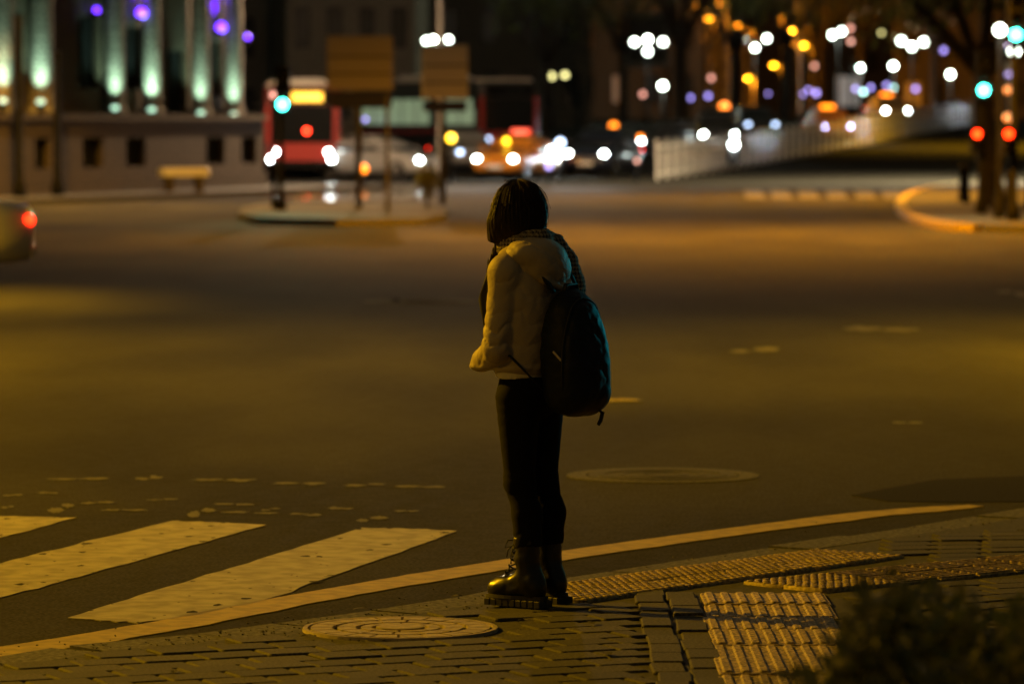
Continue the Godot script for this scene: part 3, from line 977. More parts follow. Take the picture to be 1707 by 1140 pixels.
func pane(st: SurfaceTool, a: Vector3, b: Vector3, c: Vector3, d: Vector3, out: Vector3, inset := 0.06) -> SurfaceTool:
	var mid := (a + b + c + d) / 4
	var q := []
	for p in [a, b, c, d]:
		q.append(p.lerp(mid, inset) + out * 0.004)
	quad(st, q[0], q[1], q[2], q[3])
	var r := []
	for p in q:
		r.append(p - out * 0.03)
	for i in 4:
		quad(st, q[i], r[i], r[(i + 1) % 4], q[(i + 1) % 4])
	return st

func make_car(called: String, label: String, paint: Material, at: Vector3, turn: float, front: Material, rear: Material, tall := 1.0, beams := true) -> Node3D:
	var c := thing(called, label, "taxi" if called == "taxi" else "car", at, turn, "")
	var st := new_st(true)
	var rings := []
	for s in [[-2.18, 0.62, 0.42, 0.82], [-2.12, 0.78, 0.28, 0.93], [-1.75, 0.86, 0.24, 0.97], [-1.0, 0.89, 0.22, 0.96], [0.0, 0.89, 0.22, 0.95], [0.9, 0.885, 0.22, 0.94], [1.3, 0.87, 0.22, 0.9], [1.9, 0.83, 0.25, 0.78], [2.12, 0.74, 0.3, 0.68], [2.18, 0.6, 0.4, 0.58]]:
		var w: float = s[1]
		var y0: float = s[2]
		var y1: float = s[3] * tall
		var ring := PackedVector3Array()
		for q in [[-0.85, 0.0], [-0.97, 0.12], [-1.0, 0.4], [-0.98, 0.72], [-0.9, 0.92], [-0.7, 1.0], [0.0, 1.02], [0.7, 1.0], [0.9, 0.92], [0.98, 0.72], [1.0, 0.4], [0.97, 0.12], [0.85, 0.0]]:
			ring.append(Vector3(q[0] * w, lerpf(y0, y1, q[1]), s[0]))
		rings.append(ring)
	loft(st, rings)
	obj("body", st, paint, c)
	var belt := 0.93 * tall
	var roof := 1.46 * tall
	st = new_st(true)
	rings = []
	for lv in [[belt, 0.8, -1.72, 1.12], [lerpf(belt, roof, 0.55), 0.7, -1.32, 0.62], [roof - 0.07, 0.6, -0.98, 0.2], [roof, 0.5, -0.85, 0.08]]:
		var ring := PackedVector3Array()
		var w: float = lv[1]
		for q in [[w - 0.1, lv[2]], [w, lv[2] + 0.14], [w, lv[3] - 0.14], [w - 0.1, lv[3]], [-w + 0.1, lv[3]], [-w, lv[3] - 0.14], [-w, lv[2] + 0.14], [-w + 0.1, lv[2]]]:
			ring.append(Vector3(q[0], lv[0], q[1]))
		rings.append(ring)
	loft(st, rings)
	obj("cabin", st, paint, c)
	var y0 := belt + 0.03
	var y1 := roof - 0.07
	obj("windscreen", pane(new_st(), Vector3(-0.7, y0, 1.1), Vector3(0.7, y0, 1.1), Vector3(0.52, y1, 0.22), Vector3(-0.52, y1, 0.22), Vector3(0, 0.5, 0.86), 0.03), M.dark_glass, c)
	obj("rear_window", pane(new_st(), Vector3(0.68, y0, -1.72), Vector3(-0.68, y0, -1.72), Vector3(-0.52, y1, -1.0), Vector3(0.52, y1, -1.0), Vector3(0, 0.5, -0.86), 0.05), M.dark_glass, c)
	for s in [-1.0, 1.0]:
		for w in [[0.88, -0.28, 0.12, -0.3], [-0.36, -1.5, -0.38, -0.9]]:
			obj("side_window", pane(new_st(), Vector3(s * 0.8, y0, w[0]), Vector3(s * 0.8, y0, w[1]), Vector3(s * 0.61, y1, w[3]), Vector3(s * 0.61, y1, w[2]), Vector3(s * 0.95, 0.3, 0), 0.05), M.dark_glass, c)
		wheel(c, Vector3(s * 0.78, 0.32, 1.35), 0.32, 0.2)
		wheel(c, Vector3(s * 0.78, 0.32, -1.35), 0.32, 0.2)
		obj("headlight", ball(new_st(true), Vector3(s * 0.62, 0.66 * tall, 2.1), Vector3(0.11, 0.085, 0.08)), front, c)
		obj("tail_light", ball(new_st(true), Vector3(s * 0.7, 0.76 * tall, -2.12), Vector3(0.09, 0.07, 0.07)), rear, c)
		obj("mirror", rbox(new_st(), Vector3(s * 0.98, belt + 0.1, 0.75), Vector3(0.18, 0.12, 0.1), 0.02), paint, c)
		obj("door_handle", rbox(new_st(), Vector3(s * 0.895, 0.78 * tall, -0.2), Vector3(0.02, 0.03, 0.16), 0.004), M.chrome, c)
		if beams:
			var l := SpotLight3D.new()
			l.name = "headlight_beam"
			c.add_child(l, true)
			l.position = Vector3(s * 0.62, 0.66 * tall, 2.24)
			l.rotation = Vector3(0.075, PI, 0)
			l.rotation.x = -0.06
			l.spot_angle = 24.0
			l.spot_angle_attenuation = 1.0
			l.light_color = Color(0.92, 0.97, 1.0)
			l.light_energy = 90.0
			l.light_size = 0.1
			l.spot_range = 60.0
			l.spot_attenuation = 2.0
			l.shadow_enabled = true
	obj("grille", rbox(new_st(), Vector3(0, 0.5, 2.13), Vector3(0.8, 0.16, 0.1), 0.02), M.black_metal, c)
	obj("number_plate", rbox(new_st(), Vector3(0, 0.42, 2.17), Vector3(0.5, 0.11, 0.06), 0.005), M.white_rail, c)
	obj("rear_bumper", rbox(new_st(), Vector3(0, 0.4, -2.15), Vector3(1.3, 0.14, 0.12), 0.03), M.chrome, c)
	return c

func make_bus(called: String, label: String, paint: Material, front_paint: Material, at: Vector3, turn: float, lit: bool) -> Node3D:
	var b := thing(called, label, "bus", at, turn)
	var rings := []
	for s in [[-6.0, 0.1], [-5.9, 0.0], [5.75, 0.0], [5.95, 0.06], [6.02, 0.16]]:
		var w: float = 1.26 - s[1]
		var y1: float = 3.0 - s[1]
		rings.append(PackedVector3Array([Vector3(-w, 0.35, s[0]), Vector3(-w, y1 - 0.25, s[0]), Vector3(-w + 0.08, y1 - 0.08, s[0]), Vector3(-w + 0.3, y1, s[0]), Vector3(w - 0.3, y1, s[0]), Vector3(w - 0.08, y1 - 0.08, s[0]), Vector3(w, y1 - 0.25, s[0]), Vector3(w, 0.35, s[0])]))
	obj("body", loft(new_st(), rings), paint, b)
	obj("front_panel", rbox(new_st(), Vector3(0, 0.82, 6.03), Vector3(1.86, 0.6, 0.08), 0.03), front_paint, b)
	obj("bumper", rbox(new_st(), Vector3(0, 0.42, 6.05), Vector3(2.3, 0.26, 0.16), 0.05), M.black_metal, b)
	obj("windscreen", rbox(new_st(), Vector3(0, 1.74, 6.03), Vector3(2.02, 1.2, 0.06), 0.03), M.dark_glass, b)
	for s in [-1.0, 1.0]:
		obj("windscreen_pillar", rbox(new_st(), Vector3(s * 1.1, 1.75, 5.98), Vector3(0.16, 1.3, 0.14), 0.03), front_paint, b)
	obj("destination_housing", rbox(new_st(), Vector3(0, 2.62, 6.0), Vector3(1.9, 0.42, 0.12), 0.03), M.black_metal, b)
	var sign_ := obj("destination_sign", rbox(new_st(), Vector3(0.18, 2.62, 6.07), Vector3(1.0, 0.3, 0.03), 0.01), M.led_yellow if lit else M.dark_glass, b)
	for s in [-1.0, 1.0]:
		for h in [[0.98, 0.62, 0.11], [0.86, 0.86, 0.085]]:
			obj("headlight", ball(new_st(true), Vector3(s * h[0], h[1] - 0.03, 6.06), Vector3(h[2], h[2], 0.07)), M.headlight if lit else M.headlight_soft, b)
		var arm := new_st(true)
		tube(arm, [Vector3(s * 1.2, 2.7, 5.9), Vector3(s * 1.42, 2.72, 6.15), Vector3(s * 1.46, 2.5, 6.2)], [0.03, 0.03, 0.03], 6)
		rbox(arm, Vector3(s * 1.46, 2.2, 6.2), Vector3(0.2, 0.5, 0.12), 0.03)
		obj("mirror", arm, M.black_metal, b)
		wheel(b, Vector3(s * 1.08, 0.48, 3.4), 0.48, 0.32)
		wheel(b, Vector3(s * 1.08, 0.48, -2.9), 0.48, 0.32)
		for k in 8:
			var win := obj("side_window", rbox(new_st(), Vector3(s * 1.262, 1.85, 5.0 - k * 1.4), Vector3(0.03, 0.95, 1.26), 0.01), M.lit_window if (lit == false and k != 2) else M.dark_glass, b)
		obj("skirt_band", rbox(new_st(), Vector3(s * 1.265, 1.12, 0), Vector3(0.02, 0.16, 11.6), 0.005), front_paint, b)
	obj("roof_unit", rbox(new_st(), Vector3(0, 3.12, -1.0), Vector3(1.8, 0.26, 3.4), 0.1), M.white_rail, b)
	obj("roof_edge", rbox(new_st(), Vector3(0, 3.03, 0), Vector3(2.3, 0.08, 11.2), 0.03), M.sign_tan, b)
	if lit:
		obj("dashboard_lamp", ball(new_st(true), Vector3(0.16, 1.52, 6.1), Vector3(0.085, 0.085, 0.05)), M.signal_red, b)
	return b

func make_scooter(at: Vector3, turn: float) -> void:
	var c := thing("motor_scooter", "motor scooter with a single bright headlight beside the white railing", "scooter", at, turn)
	wheel(c, Vector3(0, 0.24, 0.62), 0.24, 0.11)
	wheel(c, Vector3(0, 0.24, -0.62), 0.24, 0.12)
	obj("frame", tube(new_st(true), [Vector3(0, 0.95, 0.42), Vector3(0, 0.35, 0.4), Vector3(0, 0.28, 0.1), Vector3(0, 0.34, -0.3), Vector3(0, 0.62, -0.65)], [0.06, 0.1, 0.12, 0.16, 0.12], 10, 1.2), M.car_grey, c)
	obj("front_shield", rbox(new_st(), Vector3(0, 0.66, 0.46), Vector3(0.38, 0.6, 0.08), 0.04, Basis(Vector3.RIGHT, -0.25)), M.car_grey, c)
	obj("seat", rbox(new_st(), Vector3(0, 0.78, -0.38), Vector3(0.28, 0.14, 0.72), 0.05), M.rubber, c)
	obj("handlebar", tube(new_st(true), [Vector3(-0.34, 1.04, 0.3), Vector3(0, 1.0, 0.42), Vector3(0.34, 1.04, 0.3)], [0.02, 0.03, 0.02], 8), M.black_metal, c)
	obj("headlight", ball(new_st(true), Vector3(0, 0.92, 0.54), Vector3(0.13, 0.12, 0.07)), M.headlight, c)


# ---------------------------------------------------------------- lamps and signals
func spot(parent: Node, at: Vector3, aim: Vector3, angle: float, energy: float, color: Color, size := 0.1, soft := 1.0) -> void:
	var l := SpotLight3D.new()
	l.name = "lamp_beam"
	parent.add_child(l, true)
	l.position = at
	l.basis = Basis.looking_at(aim.normalized(), Vector3.UP if absf(aim.normalized().y) < 0.95 else Vector3.RIGHT)
	l.spot_angle = angle
	l.spot_angle_attenuation = soft
	l.light_energy = energy
	l.light_color = color
	l.light_size = size
	l.spot_range = 80.0
	l.spot_attenuation = 2.0
	l.shadow_enabled = true

func omni(parent: Node, at: Vector3, energy: float, color: Color, size := 0.15) -> void:
	var l := OmniLight3D.new()
	l.name = "lamp_light"
	parent.add_child(l, true)
	l.position = at
	l.light_energy = energy
	l.light_color = color
	l.light_size = size
	l.omni_range = 120.0
	l.omni_attenuation = 2.0
	l.shadow_enabled = true

func street_lamp(label: String, foot: Vector3, high: float, reach: Vector2, m: Material, energy: float, color: Color, group := "", cone := 0.0, soft := 0.5) -> void:
	var l := thing("street_lamp", label, "street lamp", foot, 0.0, group)
	var tip := Vector3(reach.x, high, reach.y)
	obj("pole", tube(new_st(true), [Vector3.ZERO, Vector3(0, 0.6, 0), Vector3(0, 0.62, 0), Vector3(0, high - 0.5, 0), tip * Vector3(0.3, 0, 0.3) + Vector3(0, high + 0.1, 0), tip + Vector3(0, 0.12, 0)], [0.14, 0.13, 0.09, 0.06, 0.045, 0.04], 10), M.grey_metal, l)
	var head := obj("lamp_head", ball(new_st(true), tip + Vector3(0, 0.1, 0), Vector3(0.34, 0.1, 0.2)), M.grey_metal, l)
	obj("lamp_lens", ball(new_st(true), tip - Vector3(0, 0.0, 0), Vector3(0.2, 0.1, 0.15)), m, head)
	if cone > 0:      # a full cut-off head
		spot(l, tip - Vector3(0, 0.16, 0), Vector3.DOWN, cone, energy, color, 0.16, soft)
	elif energy > 0:
		omni(l, tip - Vector3(0, 0.16, 0), energy, color, 0.16)

func globe_lamp(px: float, py: float, d: float, globes: Array, r: float, m: Material, energy := 0.0, label := "white globe street lamp on a slim dark post along the climbing street", group := "globe lamps along the climbing street") -> void:
	var top := at_depth(px, py, d)
	var l := thing("globe_lamp", label, "street lamp", Vector3(top.x, rise(d), top.z), 0.0, group)
	var h: float = top.y - rise(d)
	var post := new_st(true)
	tube(post, [Vector3.ZERO, Vector3(0, 0.5, 0), Vector3(0, 0.52, 0), Vector3(0, h - r * 1.4, 0)], [0.11, 0.1, 0.06, 0.045], 8)
	obj("post", post, M.black_metal, l)
	for g in globes:
		var c := Vector3(g[0] * d / FOCAL, h - g[1] * d / FOCAL, 0)
		if absf(g[0]) > 1:
			obj("arm", tube(new_st(true), [Vector3(0, h - r * 1.6, 0), Vector3(c.x * 0.8, c.y - r * 1.5, 0), Vector3(c.x, c.y - r * 0.95, 0)], [0.03, 0.025, 0.03], 6), M.black_metal, l)
		obj("globe", ball(new_st(true), c, Vector3.ONE * r, 16, 11), m, l)
	if energy > 0:
		omni(l, Vector3(0, h, r + 0.06), energy, Color(0.95, 1.0, 0.92), r)

func small_lamp(px: float, py: float, d: float, r: float, m: Material, label: String, group: String, called := "wall_lamp") -> void:
	var p := at_depth(px, py, d)
	var l := thing(called, label, "lamp", Vector3(p.x, rise(d), p.z), 0.0, group)
	var h: float = p.y - rise(d)
	obj("post", tube(new_st(true), [Vector3(0, -0.05, -0.06), Vector3(0, maxf(h - r, 0.1), -0.06)], [0.05, 0.035], 6), M.black_metal, l)
	obj("bracket", rbox(new_st(), Vector3(0, h, -0.08), Vector3(r * 1.3, r * 1.3, 0.08), 0.02), M.black_metal, l)
	obj("lamp_glass", ball(new_st(true), Vector3(0, h, 0.04), Vector3(r, r, r * 0.7), 14, 9), m, l)

func signal_head(parent: Node3D, at: Vector3, n: int, lit: int, m: Material, s := 0.3) -> void:
	var st := new_st()
	rbox(st, at, Vector3(s, n * s * 1.05, 0.2), 0.03)
	var h := obj("signal_housing", st, M.black_metal, parent)
	for k in n:
		var c := at + Vector3(0, (n - 1) * s * 0.5 - k * s, 0.12)
		obj("lens", ball(new_st(true), c, Vector3(s * 0.32, s * 0.32, 0.05), 16, 7), m if k == lit else M.dark_glass, h)
		var v := new_st(true)
		for i in 7:
			var a := PI * i / 6.0
			var b := PI * (i + 1) / 6.0
			if i < 6:
				quad(v, c + Vector3(cos(a), sin(a), 0) * s * 0.42, c + Vector3(cos(b), sin(b), 0) * s * 0.42, c + Vector3(cos(b) * s * 0.42, sin(b) * s * 0.42, 0.18), c + Vector3(cos(a) * s * 0.42, sin(a) * s * 0.42, 0.18))
		obj("visor", v, M.black_metal, h)


# ---------------------------------------------------------------- plants
func leaf_cloud(st: SurfaceTool, c: Vector3, r: Vector3, n: int, size: float) -> void:
	for i in n:
		var dir := Vector3(rng.randfn(), rng.randfn(), rng.randfn()).normalized()
		var p := c + dir * r * pow(rng.randf(), 0.45)
		var u := Vector3(rng.randfn(), rng.randfn(), rng.randfn()).normalized()
		var w := u.cross(dir + Vector3(0.01, 0.3, 0.02)).normalized()
		var s := size * rng.randf_range(0.6, 1.3)
		quad(st, p - u * s, p + w * s * 0.45, p + u * s, p - w * s * 0.45)

func make_tree(label: String, at: Vector3, high: float, thick: float, leaves: int, group: String, limbs: Array = []) -> Node3D:
	var t := thing("street_tree", label, "tree", at, 0.0, group)
	var fork := high * 0.38
	var bent := Vector3(rng.randf_range(-0.2, 0.2), 0, rng.randf_range(-0.2, 0.2))
	var st := new_st(true)
	tube(st, [Vector3(0, -0.1, 0), Vector3(0, 0.3, 0), bent + Vector3(0, fork * 0.6, 0), bent * 1.3 + Vector3(0, fork, 0)], [thick * 1.35, thick, thick * 0.85, thick * 0.75], 12)
	var tips := []
	var base := bent * 1.3 + Vector3(0, fork - 0.1, 0)
	var ends := limbs
	if ends.is_empty():
		ends = []
		for k in 5:
			var a := k * TAU / 5 + rng.randf() * 0.7
			ends.append(Vector3(cos(a) * high * 0.22, high * rng.randf_range(0.3, 0.5), sin(a) * high * 0.22))
	for e in ends:
		var mid: Vector3 = base + e * 0.5 + Vector3(0, e.y * 0.08, 0)
		tube(st, [base, mid, base + e], [thick * 0.6, thick * 0.42, thick * 0.14], 8)
		for k in 5:
			var from: Vector3 = base.lerp(base + e, 0.45 + 0.12 * k)
			var out := from + Vector3(rng.randfn(0, 1), rng.randf_range(0.2, 1.0), rng.randfn(0, 1)) * high * 0.1
			tube(st, [from, from.lerp(out, 0.5) + Vector3(0, 0.1, 0), out], [thick * 0.22, thick * 0.13, thick * 0.04], 6)
			tips.append(out)
		tips.append(base + e)
	obj("trunk", st, M.bark, t)
	if leaves > 0:
		st = new_st()
		for p in tips:
			leaf_cloud(st, p, Vector3(1, 0.75, 1) * high * rng.randf_range(0.09, 0.14), leaves / tips.size(), 0.13)
		obj("crown", st, M.leaf_0, t)
	return t


# ---------------------------------------------------------------- buildings: own axes, x along the front, +z out of it
func pierced(st: SurfaceTool, x0: float, x1: float, y0: float, y1: float, thick: float, holes: Array) -> SurfaceTool:
	var xs := [x0, x1]
	var ys := [y0, y1]
	for h in holes:
		for v in [h[0], h[1]]:
			if not xs.has(v): xs.append(v)
		for v in [h[2], h[3]]:
			if not ys.has(v): ys.append(v)
	xs.sort()
	ys.sort()
	for j in ys.size() - 1:
		for i in xs.size() - 1:
			var cx: float = (xs[i] + xs[i + 1]) / 2
			var cy: float = (ys[j] + ys[j + 1]) / 2
			var open := false
			for h in holes:
				open = open or (cx > h[0] and cx < h[1] and cy > h[2] and cy < h[3])
			if not open:
				box(st, Vector3(cx, cy, -thick / 2), Vector3(xs[i + 1] - xs[i], ys[j + 1] - ys[j], thick))
	return st

func window(parent: Node3D, x0: float, x1: float, y0: float, y1: float, glass: Material) -> void:
	var c := Vector3((x0 + x1) / 2, (y0 + y1) / 2, -0.25)
	var w := obj("window", box(new_st(), c, Vector3(x1 - x0 - 0.01, y1 - y0 - 0.01, 0.02)), glass, parent)
	var fr := new_st()
	var t := 0.07
	for q in [[x0 + t / 2, t], [x1 - t / 2, t], [c.x, 0.05]]:
		box(fr, Vector3(q[0], c.y, -0.2), Vector3(q[1] - 0.004, y1 - y0 - 0.01, 0.06))
	for y in [y0 + t / 2, y1 - t / 2]:
		box(fr, Vector3(c.x, y, -0.197), Vector3(x1 - x0 - 0.012, t, 0.05))
	obj("frame", fr, M.black_metal, w)

func far_building(called: String, label: String, at: Vector3, turn: float, wide: float, high: float, deep: float, m: Material, bay: float, storey: float, lit: float) -> Node3D:
	var b := thing(called, label, "building", at, turn)
	var holes := []
	var nx := int(wide / bay)
	var ny := int(high / storey)
	for j in ny:
		for i in nx:
			var x := -wide / 2 + (i + 0.5) * wide / nx
			var y := 1.0 + j * storey
			holes.append([x - bay * 0.24, x + bay * 0.24, y, y + storey * 0.55])
	obj("front_wall", pierced(new_st(), -wide / 2, wide / 2, -1.0, high, 0.4, holes), m, b)
	obj("back_block", box(new_st(), Vector3(0, high / 2 - 0.5, -deep / 2 - 0.42), Vector3(wide, high + 1.0, deep)), m, b)
	obj("cornice", box(new_st(), Vector3(0, high + 0.2, -deep / 2), Vector3(wide + 0.8, 0.4, deep + 1.2)), m, b)
	for h in holes:
		window(b, h[0], h[1], h[2], h[3], M.lit_window_warm if rng.randf() < lit else M.window_glass)
	return b


# ---------------------------------------------------------------- the street around
func build_bank() -> void:
	var a := Vector3(-12.5, 0, -110)
	var dir := Vector3(5.95, 0, -18).normalized()
	var along := func(px: float) -> float:      # where that column of the picture meets the front
		var k := (px - 853.5) / FOCAL
		return (k * -a.z - a.x) / (dir.x + k * dir.z)
	var b := thing("columned_building", "stone building with tall columns lit from below by greenish floodlights", "building", a, atan2(-dir.z, dir.x))
	var holes := []
	for q in [[130, 166, 2.75, 4.6], [208, 238, 2.75, 4.4], [346, 372, 2.6, 4.1], [16, 40, 2.75, 4.6], [130, 166, 5.6, 8.5], [208, 238, 5.6, 8.5], [346, 372, 5.6, 8.5], [277, 312, 2.12, 3.8]]:
		holes.append([along.call(q[0]), along.call(q[1]), q[2], q[3]])
	var end: float = along.call(405)
	var low := []
	for q in [[100, 134], [173, 206], [308, 339], [368, 393], [20, 46]]:
		low.append([along.call(q[0]), along.call(q[1]), 0.75, 1.5])
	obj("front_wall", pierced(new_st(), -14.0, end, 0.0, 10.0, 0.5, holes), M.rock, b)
	var plinth := obj("plinth", pierced(new_st(), -14.0, end - 0.05, 0.0, 1.94, 0.4, low), M.rock, b, Transform3D(Basis(), Vector3(0, 0, 0.62)))
	for h in low:
		window(plinth, h[0], h[1], h[2], h[3], M.window_glass)
	obj("back_block", box(new_st(), Vector3((end - 14.0) / 2, 5.0, -5.55), Vector3(end + 14.0, 10.0, 10.0)), M.rock_dark, b)
	obj("plinth_course", box(new_st(), Vector3((end - 14.0) / 2, 2.02, 0.36), Vector3(end + 14.0, 0.16, 0.72)), M.rock, b)
	obj("base_course", box(new_st(), Vector3((end - 14.0) / 2, 0.27, 0.66), Vector3(end + 14.0, 0.5, 0.118)), M.rock, b)
	obj("cornice", box(new_st(), Vector3((end - 14.0) / 2, 10.3, -5.0), Vector3(end + 15.0, 0.6, 12.4)), M.rock, b)
	for h in holes:
		window(b, h[0], h[1], h[2], h[3], M.window_glass)
	var k := 0
	for q in [[-40, 2.45], [5, 2.42], [68, 2.4], [192, 2.26], [253, 2.22], [335, 2.14], [390, 2.1]]:
		var x: float = along.call(q[0] - 18.0)
		var r := 0.3 if q[0] == 68 else 0.25
		var col := new_st(true)
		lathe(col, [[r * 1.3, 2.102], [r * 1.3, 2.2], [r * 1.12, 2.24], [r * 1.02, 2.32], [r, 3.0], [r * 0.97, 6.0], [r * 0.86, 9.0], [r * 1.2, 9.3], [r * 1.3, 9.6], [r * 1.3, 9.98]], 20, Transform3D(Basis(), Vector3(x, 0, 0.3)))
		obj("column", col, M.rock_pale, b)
		var c := Vector3(x - (r + 0.3) * 0.93, q[1], 0.36 + (r + 0.3) * 0.3)      # on the side that looks up the road
		var lamp := new_st(true)
		tube(lamp, [Vector3(c.x, 2.06, c.z), Vector3(c.x, c.y - 0.06, c.z)], [0.05, 0.09], 10)
		var f := obj("floodlight", lamp, M.black_metal, b)
		obj("lamp_glass", ball(new_st(true), c, Vector3(0.1, 0.06, 0.1)), M.flood_green, f)
		spot(b, c + Vector3(0, 0.09, 0), Vector3(0.15, 1, -0.03), 44.0, [8.0, 10.0, 11.0, 10.0, 13.0, 9.0, 10.0][k], Color(0.78, 1.0, 0.86), 0.07)
		k += 1
	for q in [[225, 4.74, 1.0], [358, 4.47, 1.0], [150, 4.75, 0.4], [402, 4.25, 0.4]]:
		var c := Vector3(along.call(q[0]), q[1], 0.2)
		var f := obj("floodlight", rbox(new_st(), c - Vector3(0, 0.12, 0.08), Vector3(0.2, 0.14, 0.24), 0.02), M.black_metal, b)
		obj("lamp_glass", ball(new_st(true), c, Vector3.ONE * (0.14 if q[2] > 0.5 else 0.075)), M.flood_purple, f)
		if q[2] > 0.5:
			spot(b, c + Vector3(0, 0.16, 0.05), Vector3(0, 1, -0.35), 40.0, 26.0 * q[2], Color(0.35, 0.12, 1.0), 0.1)
	# pavement before it
	var n := Vector3(-dir.z, 0, dir.x)
	var poly := PackedVector2Array()
	for q in [[-14.0, 0.0], [end + 3.0, 0.0], [end + 3.0, 3.2], [-14.0, 3.2]]:
		var w: Vector3 = a + dir * q[0] + n * q[1]
		poly.append(Vector2(w.x, w.z))
	struct("pavement_far", slab(new_st(), poly, -0.05, 0.12), M.concrete)
	for q in [[95, 3.4, "dark iron post standing before the lit columns"], [30, 4.2, "taller dark iron post beside the lit building"]]:
		var w: Vector3 = a + dir * along.call(q[0] - 100.0) + n * 1.6
		var p := thing("iron_post", q[2], "post", Vector3(w.x, 0.12, w.z))
		obj("shaft", lathe(new_st(true), [[0.16, 0.0], [0.15, 0.3], [0.1, 0.36], [0.085, q[1] - 0.2], [0.1, q[1] - 0.18], [0.08, q[1] - 0.1]], 12), M.black_metal, p)
		obj("finial", ball(new_st(true), Vector3(0, q[1] - 0.02, 0), Vector3.ONE * 0.12), M.black_metal, p)

